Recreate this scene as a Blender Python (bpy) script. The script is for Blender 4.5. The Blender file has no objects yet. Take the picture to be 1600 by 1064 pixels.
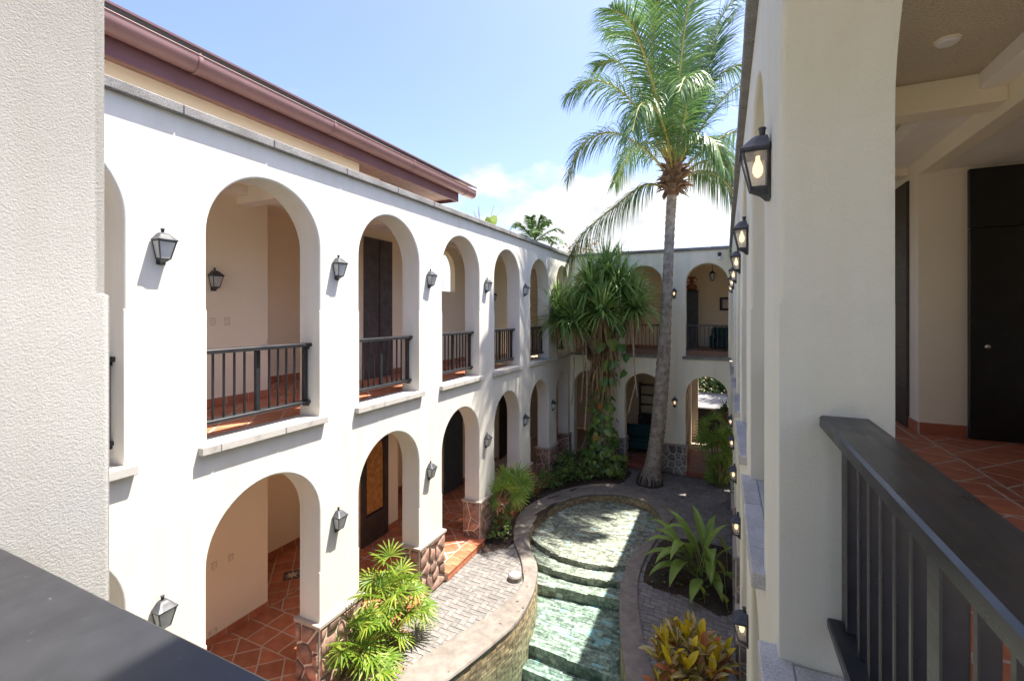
import bpy, bmesh, math, random
from mathutils import Vector, Matrix
from mathutils.geometry import tessellate_polygon

R = random.Random(11)
scene = bpy.context.scene
col = scene.collection
rad = math.radians
V = Vector

# ------------------------------------------------------------------ camera, light, exposure
EYE = 5.2
cam_d = bpy.data.cameras.new('camera')
cam = bpy.data.objects.new('camera', cam_d)
col.objects.link(cam)
cam_d.sensor_width = 36.0
cam_d.sensor_fit = 'HORIZONTAL'
cam_d.lens = 715.0 / 1600.0 * 36.0
cam_d.shift_y = -42.0 / 1600.0
cam_d.clip_start = 0.02
cam_d.clip_end = 900.0
cam.location = (0, 0, EYE)
cam.rotation_euler = (rad(90), 0, math.atan(332.0 / 715.0))
scene.camera = cam

SUN_DIR = V((-0.30, -0.245, -1.0)).normalized()
SUN_EL = math.asin(-SUN_DIR.z)
SUN_AZ = math.atan2(-SUN_DIR.x, -SUN_DIR.y)
world = bpy.data.worlds.new('World')
scene.world = world
world.use_nodes = True
wn, wl = world.node_tree.nodes, world.node_tree.links
wn.clear()
w_out = wn.new('ShaderNodeOutputWorld')
w_bg = wn.new('ShaderNodeBackground')
w_bg.inputs['Strength'].default_value = 0.15
w_sky = wn.new('ShaderNodeTexSky')
w_sky.sky_type = 'NISHITA'
w_sky.sun_disc = False
w_sky.sun_elevation = SUN_EL
w_sky.sun_rotation = SUN_AZ
w_sky.air_density = 0.75
w_sky.dust_density = 2.0
w_sky.ozone_density = 1.2
# cumulus clouds low in the sky, all the way round
w_tc = wn.new('ShaderNodeTexCoord')
w_map = wn.new('ShaderNodeMapping')
w_map.inputs['Scale'].default_value = (1.0, 1.0, 1.9)
w_map.inputs['Location'].default_value = (0.35, 0.1, 0.12)
w_n = wn.new('ShaderNodeTexNoise')
w_n.inputs['Scale'].default_value = 4.2
w_n.inputs['Detail'].default_value = 9.0
w_n.inputs['Roughness'].default_value = 0.58
w_sep = wn.new('ShaderNodeSeparateXYZ')
w_h = wn.new('ShaderNodeMapRange')
w_h.inputs['From Min'].default_value = 0.20
w_h.inputs['From Max'].default_value = 0.44
w_h.inputs['To Min'].default_value = 0.20
w_h.inputs['To Max'].default_value = -0.16
w_add = wn.new('ShaderNodeMath'); w_add.operation = 'ADD'
w_r = wn.new('ShaderNodeMapRange')
w_r.interpolation_type = 'SMOOTHSTEP'
w_r.inputs['From Min'].default_value = 0.575
w_r.inputs['From Max'].default_value = 0.74
w_n2 = wn.new('ShaderNodeTexNoise')
w_n2.inputs['Scale'].default_value = 9.0
w_n2.inputs['Detail'].default_value = 6.0
w_cr = wn.new('ShaderNodeMapRange')
w_cr.inputs['From Min'].default_value = 0.3
w_cr.inputs['From Max'].default_value = 0.7
w_cr.inputs['To Min'].default_value = 1.1
w_cr.inputs['To Max'].default_value = 1.75
w_cc = wn.new('ShaderNodeVectorMath'); w_cc.operation = 'SCALE'
w_cc.inputs[0].default_value = (0.96, 0.98, 1.0)
w_mix = wn.new('ShaderNodeMix'); w_mix.data_type = 'RGBA'
w_tint = wn.new('ShaderNodeMix'); w_tint.data_type = 'RGBA'; w_tint.blend_type = 'MULTIPLY'
w_tint.inputs[0].default_value = 1.0
w_tint.inputs[7].default_value = (.435, .43, .475, 1)
wl.new(w_tc.outputs['Generated'], w_map.inputs['Vector'])
wl.new(w_map.outputs['Vector'], w_n.inputs['Vector'])
wl.new(w_map.outputs['Vector'], w_n2.inputs['Vector'])
wl.new(w_tc.outputs['Generated'], w_sep.inputs['Vector'])
wl.new(w_sep.outputs['Z'], w_h.inputs['Value'])
wl.new(w_n.outputs['Fac'], w_add.inputs[0])
wl.new(w_h.outputs['Result'], w_add.inputs[1])
wl.new(w_add.outputs[0], w_r.inputs['Value'])
wl.new(w_n2.outputs['Fac'], w_cr.inputs['Value'])
wl.new(w_cr.outputs['Result'], w_cc.inputs['Scale'])
wl.new(w_r.outputs['Result'], w_mix.inputs[0])
wl.new(w_sky.outputs['Color'], w_tint.inputs[6])
wl.new(w_tint.outputs[2], w_mix.inputs[6])
wl.new(w_cc.outputs['Vector'], w_mix.inputs[7])
wl.new(w_mix.outputs[2], w_bg.inputs['Color'])
wl.new(w_bg.outputs['Background'], w_out.inputs['Surface'])

sun_d = bpy.data.lights.new('sun', 'SUN')
sun_d.energy = 2.7
sun_d.angle = rad(0.53)
sun_d.color = (1.0, 0.93, 0.82)
sun = bpy.data.objects.new('sun', sun_d)
col.objects.link(sun)
sun.location = (10, 10, 30)
sun.rotation_euler = SUN_DIR.to_track_quat('-Z', 'Y').to_euler()

scene.render.engine = 'CYCLES'
scene.cycles.max_bounces = 12
scene.cycles.diffuse_bounces = 10
scene.cycles.glossy_bounces = 4
scene.cycles.transparent_max_bounces = 16
scene.cycles.caustics_reflective = False
scene.cycles.caustics_refractive = False
scene.cycles.use_denoising = True
scene.cycles.sample_clamp_indirect = 6.0
scene.view_settings.view_transform = 'Standard'
scene.view_settings.look = 'None'
scene.view_settings.exposure = 2.52
scene.view_settings.gamma = 1.0
scene.view_settings.use_curve_mapping = False

# ------------------------------------------------------------------ helpers
WL = {}


def W(o):
    return WL.get(o.name, V((0, 0, 0))) if o else V((0, 0, 0))


class MB:
    """collects faces for one mesh object"""

    def __init__(self):
        self.v, self.f, self.uv = [], [], {}

    def add(self, vs, fs, uvs=None):
        b = len(self.v)
        self.v.extend(V(p) for p in vs)
        for i, f in enumerate(fs):
            if uvs:
                self.uv[len(self.f)] = uvs[i]
            self.f.append(tuple(b + k for k in f))

    def box(self, x0, x1, y0, y1, z0, z1):
        self.add([(x0, y0, z0), (x1, y0, z0), (x1, y1, z0), (x0, y1, z0), (x0, y0, z1), (x1, y0, z1), (x1, y1, z1), (x0, y1, z1)],
                 [(3, 2, 1, 0), (4, 5, 6, 7), (0, 1, 5, 4), (1, 2, 6, 5), (2, 3, 7, 6), (3, 0, 4, 7)])

    def cbox(self, x0, x1, y0, y1, z0, z1, c=0.006):
        """box with chamfered edges"""
        X, Y, Z = (x0, x1), (y0, y1), (z0, z1)
        vs, idx = [], {}
        for i in (0, 1):
            for j in (0, 1):
                for k in (0, 1):
                    sx, sy, sz = (1, -1)[i] * c, (1, -1)[j] * c, (1, -1)[k] * c
                    for a in range(3):
                        p = [X[i] + sx, Y[j] + sy, Z[k] + sz]
                        p[a] = (X[i], Y[j], Z[k])[a]
                        idx[(i, j, k, a)] = len(vs)
                        vs.append(p)
        fs = []
        for a in range(3):
            for s in (0, 1):
                ring = []
                for (p, q) in ((0, 0), (1, 0), (1, 1), (0, 1)):
                    t = [0, 0, 0]; t[a] = s; t[(a + 1) % 3] = p; t[(a + 2) % 3] = q
                    ring.append(idx[(*t, a)])
                fs.append(tuple(ring if s else ring[::-1]))
        for a in range(3):
            b, d = (a + 1) % 3, (a + 2) % 3
            for p in (0, 1):
                for q in (0, 1):
                    t0 = [0, 0, 0]; t0[b] = p; t0[d] = q
                    t1 = list(t0); t1[a] = 1
                    f = [idx[(*t0, b)], idx[(*t1, b)], idx[(*t1, d)], idx[(*t0, d)]]
                    fs.append(tuple(f if p != q else f[::-1]))
        for i in (0, 1):
            for j in (0, 1):
                for k in (0, 1):
                    f = [idx[(i, j, k, 0)], idx[(i, j, k, 1)], idx[(i, j, k, 2)]]
                    fs.append(tuple(f if (i + j + k) % 2 else f[::-1]))
        self.add(vs, fs)

    def prism(self, poly, z0, z1, inset=0.0, bottom=True):
        """convex polygon (x, y), CCW, raised from z0 to z1, top pulled in"""
        n = len(poly)
        cx = sum(p[0] for p in poly) / n; cy = sum(p[1] for p in poly) / n
        vs = [(p[0], p[1], z0) for p in poly]
        if inset:
            top = []
            for p in poly:
                d = math.hypot(p[0] - cx, p[1] - cy) or 1
                k = max(0.0, 1 - inset / d)
                top.append((cx + (p[0] - cx) * k, cy + (p[1] - cy) * k, z1))
            mid = [(p[0], p[1], z1 - (z1 - z0) * .35) for p in poly]
            vs += mid + top
            fs = [tuple(range(2 * n, 3 * n))]
            for i in range(n):
                j = (i + 1) % n
                fs += [(i, j, n + j, n + i), (n + i, n + j, 2 * n + j, 2 * n + i)]
        else:
            vs += [(p[0], p[1], z1) for p in poly]
            fs = [tuple(range(n, 2 * n))]
            for i in range(n):
                j = (i + 1) % n
                fs.append((i, j, n + j, n + i))
        if bottom:
            fs.append(tuple(range(n - 1, -1, -1)))
        self.add(vs, fs)

    def tube(self, pts, r, n=8, cap=True):
        pts = [V(p) for p in pts]
        m = len(pts)
        rr = r if isinstance(r, (list, tuple)) else [r] * m
        rings = []
        ref = V((0.31, 0.17, 0.93))
        for i, p in enumerate(pts):
            t = (pts[min(i + 1, m - 1)] - pts[max(i - 1, 0)])
            t = t.normalized() if t.length > 1e-9 else V((0, 0, 1))
            a = t.cross(ref)
            if a.length < 1e-3:
                a = t.cross(V((1, 0, 0)))
            a.normalize(); b = t.cross(a)
            rings.append([p + (a * math.cos(2 * math.pi * k / n) + b * math.sin(2 * math.pi * k / n)) * rr[i] for k in range(n)])
        vs = [q for ring in rings for q in ring]
        fs = []
        for i in range(m - 1):
            for k in range(n):
                l = (k + 1) % n
                fs.append((i * n + k, (i + 1) * n + k, (i + 1) * n + l, i * n + l))
        if cap:
            fs.append(tuple(range(n))); fs.append(tuple((m - 1) * n + k for k in range(n - 1, -1, -1)))
        self.add(vs, fs)

    def lathe(self, prof, c=(0, 0, 0), n=16):
        """profile [(r, z)] about the vertical through c"""
        vs, fs = [], []
        m = len(prof)
        for r, z in prof:
            for k in range(n):
                a = 2 * math.pi * k / n
                vs.append((c[0] + r * math.cos(a), c[1] + r * math.sin(a), c[2] + z))
        for i in range(m - 1):
            for k in range(n):
                l = (k + 1) % n
                fs.append((i * n + k, i * n + l, (i + 1) * n + l, (i + 1) * n + k))
        fs.append(tuple(range(n - 1, -1, -1))); fs.append(tuple((m - 1) * n + k for k in range(n)))
        self.add(vs, fs)

    def strip(self, pts, widths, wv, fold=0.0):
        """a leaf blade: centre line, half widths, width vectors; fold lifts the edges"""
        vs, fs, uvs = [], [], []
        m = len(pts)
        for i in range(m):
            t = (pts[min(i + 1, m - 1)] - pts[max(i - 1, 0)])
            n = wv[i].cross(t)
            n = n.normalized() if n.length > 1e-9 else V((0, 0, 1))
            up = n * (fold * widths[i])
            vs += [pts[i] - wv[i] * widths[i] + up, pts[i], pts[i] + wv[i] * widths[i] + up]
        for i in range(m - 1):
            a, b = i * 3, (i + 1) * 3
            v0, v1 = i / (m - 1), (i + 1) / (m - 1)
            fs += [(a, a + 1, b + 1, b), (a + 1, a + 2, b + 2, b + 1)]
            uvs += [((0, v0), (.5, v0), (.5, v1), (0, v1)), ((.5, v0), (1, v0), (1, v1), (.5, v1))]
        self.add(vs, fs, uvs)

    def strip2(self, pts, widths, wv):
        """a narrow blade, one quad wide, pointed"""
        vs, fs = [], []
        m = len(pts)
        for i in range(m - 1):
            vs += [pts[i] - wv * widths[i], pts[i] + wv * widths[i]]
        vs.append(pts[-1])
        for i in range(m - 2):
            fs.append((2 * i, 2 * i + 1, 2 * i + 3, 2 * i + 2))
        fs.append((2 * (m - 2), 2 * (m - 2) + 1, 2 * (m - 1)))
        self.add(vs, fs)


def make_mesh(name, mb, mat, off, smooth):
    me = bpy.data.meshes.new(name)
    me.from_pydata([tuple(p - off) for p in mb.v], [], mb.f)
    if mb.uv:
        ul = me.uv_layers.new(name='uv')
        for p in me.polygons:
            if p.index in mb.uv:
                for li, q in zip(p.loop_indices, mb.uv[p.index]):
                    ul.data[li].uv = q
    if mat is not None:
        for m in (mat if isinstance(mat, (list, tuple)) else [mat]):
            me.materials.append(m)
    if smooth:
        me.polygons.foreach_set('use_smooth', [True] * len(me.polygons))
        if smooth is not True:
            me.set_sharp_from_angle(angle=rad(smooth))
    me.update()
    return me


def props(o, label=None, cat=None, group=None, kind=None):
    if label: o['label'] = label
    if cat: o['category'] = cat
    if group: o['group'] = group
    if kind: o['kind'] = kind
    return o


def obj(name, mb, mat, parent=None, at=None, smooth=None, **kw):
    """link a mesh given in world coordinates; at = its origin"""
    at = V(at) if at is not None else W(parent)
    o = bpy.data.objects.new(name, make_mesh(name, mb, mat, at, smooth))
    col.objects.link(o)
    o.parent = parent
    o.location = at - W(parent)
    WL[o.name] = at.copy()
    return props(o, **kw)


def inst(name, mesh, parent, at, rotz=0.0, **kw):
    o = bpy.data.objects.new(name, mesh)
    col.objects.link(o)
    o.parent = parent
    at = V(at)
    o.location = at - W(parent)
    if rotz:
        o.rotation_euler = (0, 0, rotz)
    WL[o.name] = at
    return props(o, **kw)


def thing(name, loc, label, cat, group=None, kind=None):
    o = bpy.data.objects.new(name, None)
    o.empty_display_size = 0.2
    col.objects.link(o)
    o.location = loc
    WL[o.name] = V(loc)
    return props(o, label, cat, group, kind)


def kids(o):
    return [c for c in list(col.objects) if c.parent is o]


KID_CACHE = {}


def copy_tree(root, loc, rotz=None, label=None):
    """a copy of a thing with copies of its parts and sub-parts (shared meshes)"""
    if root.name not in KID_CACHE:
        KID_CACHE[root.name] = [(c, list(c.children)) for c in root.children]
    r = root.copy()
    col.objects.link(r)
    r.location = loc
    WL[r.name] = V(loc)
    if rotz is not None:
        r.rotation_euler = (0, 0, rotz)
    if label:
        r['label'] = label
    for c, gs in KID_CACHE[root.name]:
        d = c.copy(); col.objects.link(d); d.parent = r
        for g in gs:
            e = g.copy(); col.objects.link(e); e.parent = d
    return r


def clip_poly(poly, x0, x1, y0, y1):
    def cut(ps, ins, inter):
        out = []
        for i in range(len(ps)):
            a, b = ps[i - 1], ps[i]
            if ins(b):
                if not ins(a): out.append(inter(a, b))
                out.append(b)
            elif ins(a):
                out.append(inter(a, b))
        return out

    def ix(c):
        return lambda a, b: (c, a[1] + (b[1] - a[1]) * (c - a[0]) / (b[0] - a[0]))

    def iy(c):
        return lambda a, b: (a[0] + (b[0] - a[0]) * (c - a[1]) / (b[1] - a[1]), c)
    for ins, it in ((lambda p: p[0] >= x0, ix(x0)), (lambda p: p[0] <= x1, ix(x1)), (lambda p: p[1] >= y0, iy(y0)), (lambda p: p[1] <= y1, iy(y1))):
        if poly:
            poly = cut(poly, ins, it)
    return poly


def half_plane(poly, m, n):
    """keep the side of the convex polygon where (p - m).n <= 0"""
    out = []
    for i in range(len(poly)):
        a, b = poly[i - 1], poly[i]
        da = (a[0] - m[0]) * n[0] + (a[1] - m[1]) * n[1]
        db = (b[0] - m[0]) * n[0] + (b[1] - m[1]) * n[1]
        if (da <= 0) != (db <= 0):
            t = da / (da - db)
            out.append((a[0] + (b[0] - a[0]) * t, a[1] + (b[1] - a[1]) * t))
        if db <= 0:
            out.append(b)
    return out


def area(p):
    return sum(p[i - 1][0] * p[i][1] - p[i][0] * p[i - 1][1] for i in range(len(p))) / 2


def inside(p, poly):
    x, y = p
    c = False
    j = len(poly) - 1
    for i in range(len(poly)):
        xi, yi = poly[i]; xj, yj = poly[j]
        if (yi > y) != (yj > y) and x < (xj - xi) * (y - yi) / (yj - yi) + xi:
            c = not c
        j = i
    return c


def smooth_loop(pts, n=8):
    out = []
    m = len(pts)
    for i in range(m):
        p0, p1, p2, p3 = (V(pts[(i + k - 1) % m]) for k in range(4))
        for k in range(n):
            t = k / n
            out.append(tuple(.5 * ((2 * p1) + (p2 - p0) * t + (2 * p0 - 5 * p1 + 4 * p2 - p3) * t * t + (3 * p1 - p0 - 3 * p2 + p3) * t ** 3)))
    return out


def spline(pts, n):
    """n + 1 points along a Catmull-Rom curve through pts"""
    pts = [V(p) for p in pts]
    ext = [pts[0] * 2 - pts[1]] + pts + [pts[-1] * 2 - pts[-2]]
    m = len(pts) - 1
    out = []
    for k in range(n + 1):
        u = k / n * m
        i = min(int(u), m - 1); t = u - i
        p0, p1, p2, p3 = ext[i:i + 4]
        out.append(.5 * ((2 * p1) + (p2 - p0) * t + (2 * p0 - 5 * p1 + 4 * p2 - p3) * t * t + (3 * p1 - p0 - 3 * p2 + p3) * t ** 3))
    return out


# ------------------------------------------------------------------ materials
def new_mat(name):
    m = bpy.data.materials.new(name)
    m.use_nodes = True
    n, l = m.node_tree.nodes, m.node_tree.links
    b = n['Principled BSDF']
    return m, n, l, b


def ramp(n, stops):
    r = n.new('ShaderNodeValToRGB')
    e = r.color_ramp.elements
    while len(e) < len(stops):
        e.new(0.5)
    for el, (p, c) in zip(e, stops):
        el.position = p
        el.color = (*c, 1)
    return r


def noise(n, l, scale, detail=4, rough=.5, coord='Object', vec=None):
    t = n.new('ShaderNodeTexNoise')
    t.inputs['Scale'].default_value = scale
    t.inputs['Detail'].default_value = detail
    t.inputs['Roughness'].default_value = rough
    if vec is None:
        tc = n.new('ShaderNodeTexCoord')
        vec = tc.outputs[coord]
    l.new(vec, t.inputs['Vector'])
    return t


def mul(n, l, a, b):
    x = n.new('ShaderNodeMix'); x.data_type = 'RGBA'; x.blend_type = 'MULTIPLY'
    x.inputs[0].default_value = 1.0
    l.new(a, x.inputs[6]); l.new(b, x.inputs[7])
    return x.outputs[2]


def surf(name, c0, c1, scale=6, rough=.8, bump=None, bscale=80, bdist=.003, detail=4, spec=.3, metallic=0.0, rand=0.0, island=False, dirt=None, world=False, bdet=3, brough=.55):
    """noise-mottled surface; rand = per-object (or per-island) brightness spread"""
    m, n, l, b = new_mat(name)
    vec = None
    if world:
        g = n.new('ShaderNodeNewGeometry'); vec = g.outputs['Position']
    t = noise(n, l, scale, detail, .6, vec=vec)
    r = ramp(n, [(.32, c0), (.68, c1)])
    l.new(t.outputs['Fac'], r.inputs['Fac'])
    out = r.outputs['Color']
    if rand:
        if island:
            s = n.new('ShaderNodeNewGeometry').outputs['Random Per Island']
        else:
            s = n.new('ShaderNodeObjectInfo').outputs['Random']
        rr = ramp(n, [(0, (1 - rand,) * 3), (1, (1 + rand,) * 3)])
        rr.color_ramp.elements[1].color = (1 + rand, 1 + rand * .97, 1 + rand * .92, 1)
        l.new(s, rr.inputs['Fac'])
        out = mul(n, l, out, rr.outputs['Color'])
    if dirt:
        dscale, lo, hi, dc = dirt
        t2 = noise(n, l, dscale, 6, .65, vec=vec)
        r2 = ramp(n, [(lo, dc), (hi, (1, 1, 1))])
        l.new(t2.outputs['Fac'], r2.inputs['Fac'])
        out = mul(n, l, out, r2.outputs['Color'])
    l.new(out, b.inputs['Base Color'])
    b.inputs['Roughness'].default_value = rough
    b.inputs['Specular IOR Level'].default_value = spec
    b.inputs['Metallic'].default_value = metallic
    if bump:
        tb = noise(n, l, bscale, bdet, brough, vec=vec)
        bp = n.new('ShaderNodeBump')
        bp.inputs['Strength'].default_value = bump
        bp.inputs['Distance'].default_value = bdist
        l.new(tb.outputs['Fac'], bp.inputs['Height'])
        l.new(bp.outputs['Normal'], b.inputs['Normal'])
    return m


def leaf_mat(name, c0, c1, c2=None, rough=.45, trans=.3, spec=.4):
    """leaf: per-blade colour spread, some light coming through"""
    m, n, l, b = new_mat(name)
    g = n.new('ShaderNodeNewGeometry')
    stops = [(0, c0), (1, c1)] if c2 is None else [(0, c0), (.55, c1), (1, c2)]
    r = ramp(n, stops)
    l.new(g.outputs['Random Per Island'], r.inputs['Fac'])
    t = noise(n, l, 3.0, 3, .6)
    r2 = ramp(n, [(.3, (.72, .74, .70)), (.7, (1.15, 1.12, 1.05))])
    l.new(t.outputs['Fac'], r2.inputs['Fac'])
    c = mul(n, l, r.outputs['Color'], r2.outputs['Color'])
    l.new(c, b.inputs['Base Color'])
    b.inputs['Roughness'].default_value = rough
    b.inputs['Specular IOR Level'].default_value = spec
    tr = n.new('ShaderNodeBsdfTranslucent')
    l.new(c, tr.inputs['Color'])
    mx = n.new('ShaderNodeMixShader')
    mx.inputs[0].default_value = trans
    l.new(b.outputs[0], mx.inputs[1]); l.new(tr.outputs[0], mx.inputs[2])
    l.new(mx.outputs[0], n['Material Output'].inputs['Surface'])
    return m


def clear_mat(name, tint, ior=1.45, rough=.02, bump=None, frost=0.0, facmul=1.0):
    m, n, l, b = new_mat(name)
    n.remove(b)
    tr = n.new('ShaderNodeBsdfTransparent'); tr.inputs['Color'].default_value = (*tint, 1)
    gl = n.new('ShaderNodeBsdfGlossy'); gl.inputs['Roughness'].default_value = rough
    fr = n.new('ShaderNodeFresnel'); fr.inputs['IOR'].default_value = ior
    mx = n.new('ShaderNodeMixShader')
    if bump:
        g = n.new('ShaderNodeNewGeometry')
        t = noise(n, l, bump[0], 4, .6, vec=g.outputs['Position'])
        bp = n.new('ShaderNodeBump'); bp.inputs['Strength'].default_value = bump[1]; bp.inputs['Distance'].default_value = .02
        l.new(t.outputs['Fac'], bp.inputs['Height'])
        l.new(bp.outputs['Normal'], gl.inputs['Normal']); l.new(bp.outputs['Normal'], fr.inputs['Normal'])
    g2 = n.new('ShaderNodeNewGeometry')
    sb = n.new('ShaderNodeMath'); sb.operation = 'SUBTRACT'; sb.inputs[0].default_value = 1.0; l.new(g2.outputs['Backfacing'], sb.inputs[1])
    mf = n.new('ShaderNodeMath'); mf.operation = 'MULTIPLY'; l.new(fr.outputs[0], mf.inputs[0]); l.new(sb.outputs[0], mf.inputs[1])
    l.new(mf.outputs[0], mx.inputs[0])
    l.new(tr.outputs[0], mx.inputs[1]); l.new(gl.outputs[0], mx.inputs[2])
    last = mx.outputs[0]
    if frost:
        df = n.new('ShaderNodeBsdfTranslucent'); df.inputs['Color'].default_value = (.9, .9, .88, 1)
        d2 = n.new('ShaderNodeBsdfDiffuse'); d2.inputs['Color'].default_value = (.85, .87, .88, 1)
        ad = n.new('ShaderNodeMixShader'); l.new(df.outputs[0], ad.inputs[1]); l.new(d2.outputs[0], ad.inputs[2])
        m2 = n.new('ShaderNodeMixShader'); m2.inputs[0].default_value = frost
        l.new(last, m2.inputs[1]); l.new(ad.outputs[0], m2.inputs[2])
        last = m2.outputs[0]
    l.new(last, n['Material Output'].inputs['Surface'])
    return m


def emit_mat(name, c, s):
    m, n, l, b = new_mat(name)
    b.inputs['Base Color'].default_value = (.8, .75, .65, 1)
    b.inputs['Emission Color'].default_value = (*c, 1)
    b.inputs['Emission Strength'].default_value = s
    return m


M = {}
def streaks(m, amt=.96):
    n, l = m.node_tree.nodes, m.node_tree.links
    b = n['Principled BSDF']
    src = b.inputs['Base Color'].links[0].from_socket
    tc = n.new('ShaderNodeTexCoord'); mp_ = n.new('ShaderNodeMapping')
    mp_.inputs['Scale'].default_value = (5.5, 5.5, .35)
    l.new(tc.outputs['Object'], mp_.inputs['Vector'])
    t = noise(n, l, 1.0, 6, .62, vec=mp_.outputs['Vector'])
    r = ramp(n, [(.36, (amt, amt * .99, amt * .965)), (.56, (1, 1, 1))])
    l.new(t.outputs['Fac'], r.inputs['Fac'])
    l.new(mul(n, l, src, r.outputs['Color']), b.inputs['Base Color'])


M['plaster'] = surf('white_plaster', (.665, .645, .59), (.705, .685, .63), 1.3, .9, .12, 70, .003, 5, .2, dirt=(.9, .25, .5, (.94, .94, .92)))
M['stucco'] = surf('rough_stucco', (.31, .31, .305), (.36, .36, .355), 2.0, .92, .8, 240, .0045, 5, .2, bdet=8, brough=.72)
M['stucco_right'] = surf('cream_stucco', (.845, .83, .685), (.875, .86, .72), 2.0, .92, 1.0, 150, .012, 5, .2, bdet=8, brough=.7)
streaks(M['plaster'])
M['cream'] = surf('cream_wall_paint', (.85, .755, .585), (.88, .785, .62), 1.2, .85, .15, 60, .003, 4, .25)
M['cream_right'] = surf('beige_wall_paint', (.82, .76, .60), (.86, .80, .64), 1.2, .8, .12, 60, .003, 4, .25)
M['far_cream'] = surf('cream_facade_paint', (.84, .81, .68), (.88, .85, .72), .9, .9, .25, 55, .004, 5, .2, dirt=(.7, .25, .5, (.92, .92, .88)))
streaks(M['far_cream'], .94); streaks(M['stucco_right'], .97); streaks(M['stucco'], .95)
M['popcorn'] = surf('stippled_ceiling', (.66, .59, .44), (.84, .76, .60), 55, .95, 1.0, 70, .035, 3, .1)
M['ceil'] = surf('ceiling_paint', (.85, .77, .64), (.88, .80, .67), 2, .9, None)
M['ceil_white'] = surf('white_beam_paint', (.83, .80, .75), (.87, .84, .79), 2, .85, None)
M['coping'] = surf('coping_granite', (.10, .098, .095), (.42, .41, .40), 120, .9, .6, 160, .004, 3, .2, dirt=(2.5, .3, .62, (.55, .54, .52)))
M['sill'] = surf('sill_granite', (.36, .345, .32), (.60, .58, .545), 150, .9, .5, 170, .003, 3, .2, rand=.08, dirt=(4, .3, .55, (.7, .69, .66)))
M['mortar'] = surf('pale_mortar', (.58, .53, .46), (.70, .65, .57), 30, .95, .6, 60, .006)
M['stone_brown'] = surf('brown_field_stone', (.16, .09, .068), (.36, .235, .185), 9, .8, .5, 30, .008, 6, .3, rand=.35)
M['stone_grey'] = surf('grey_field_stone', (.14, .13, .125), (.30, .285, .27), 9, .85, .5, 30, .008, 6, .3, rand=.35)
M['cap'] = surf('cap_stone', (.30, .26, .225), (.44, .39, .345), 60, .9, .5, 90, .003)
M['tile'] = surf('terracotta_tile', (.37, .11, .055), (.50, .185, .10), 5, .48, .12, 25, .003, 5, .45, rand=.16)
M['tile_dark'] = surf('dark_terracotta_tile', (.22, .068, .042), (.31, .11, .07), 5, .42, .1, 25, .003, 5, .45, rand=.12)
M['grout'] = surf('tan_grout', (.46, .36, .275), (.57, .46, .365), 40, .95, .3, 80, .002)
M['paver'] = surf('grey_paver', (.145, .137, .134), (.23, .217, .208), 14, .92, .5, 120, .003, 5, .25, rand=.16, dirt=(3, .25, .55, (.80, .79, .78)))
M['paver_far'] = surf('grey_paver_joined', (.145, .137, .134), (.23, .217, .208), 14, .92, .5, 120, .003, 5, .25, rand=.16, island=True, dirt=(3, .25, .55, (.80, .79, .78)))
M['sand'] = surf('joint_sand', (.10, .095, .085), (.17, .16, .145), 60, .98, .4, 120, .003)
M['pool_coping'] = surf('pool_edge_concrete', (.155, .138, .124), (.24, .215, .192), 7, .9, .5, 140, .003, 7, .25, dirt=(2.2, .28, .55, (.78, .76, .74)))
M['mosaic'] = surf('slate_mosaic', (.15, .145, .12), (.52, .50, .42), 16, .6, .4, 60, .004, 5, .4, rand=.42, island=True, dirt=(2.0, .3, .6, (.72, .78, .72)))
M['mosaic_bed'] = surf('mosaic_bed', (.11, .115, .095), (.22, .22, .18), 18, .8, .4, 60, .004)
M['mosaic_wall'] = surf('slate_wall_strip', (.22, .155, .09), (.47, .35, .22), 12, .65, .4, 60, .004, 5, .4, rand=.35, island=True)
M['tile_blue'] = surf('pale_blue_tile', (.33, .47, .49), (.47, .60, .61), 12, .4, .2, 60, .002, 4, .5, rand=.15)
M['water'] = clear_mat('water', (.97, .985, .98), 1.33, .03, (5.5, .35))
_va = M['water'].node_tree.nodes.new('ShaderNodeVolumeAbsorption')
_va.inputs['Color'].default_value = (.48, .80, .82, 1)
_va.inputs['Density'].default_value = .55
M['water'].node_tree.links.new(_va.outputs[0], M['water'].node_tree.nodes['Material Output'].inputs['Volume'])
M['soil'] = surf('dark_soil', (.030, .022, .017), (.085, .062, .048), 35, .98, 1.0, 60, .03, 8)
M['mulch'] = surf('wood_mulch', (.20, .13, .08), (.36, .26, .17), 50, .98, 1.0, 90, .02, 6)
M['ground'] = surf('earth', (.10, .085, .05), (.17, .15, .085), .4, .98, .5, 8, .03, 6, .2, world=True)
M['metal'] = surf('black_painted_metal', (.016, .017, .020), (.028, .029, .033), 30, .38, .12, 90, .0008, 4, .5)
M['rail_paint'] = surf('charcoal_rail_paint', (.014, .015, .018), (.027, .028, .032), 9, .30, .1, 50, .001, 5, .55)
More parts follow.
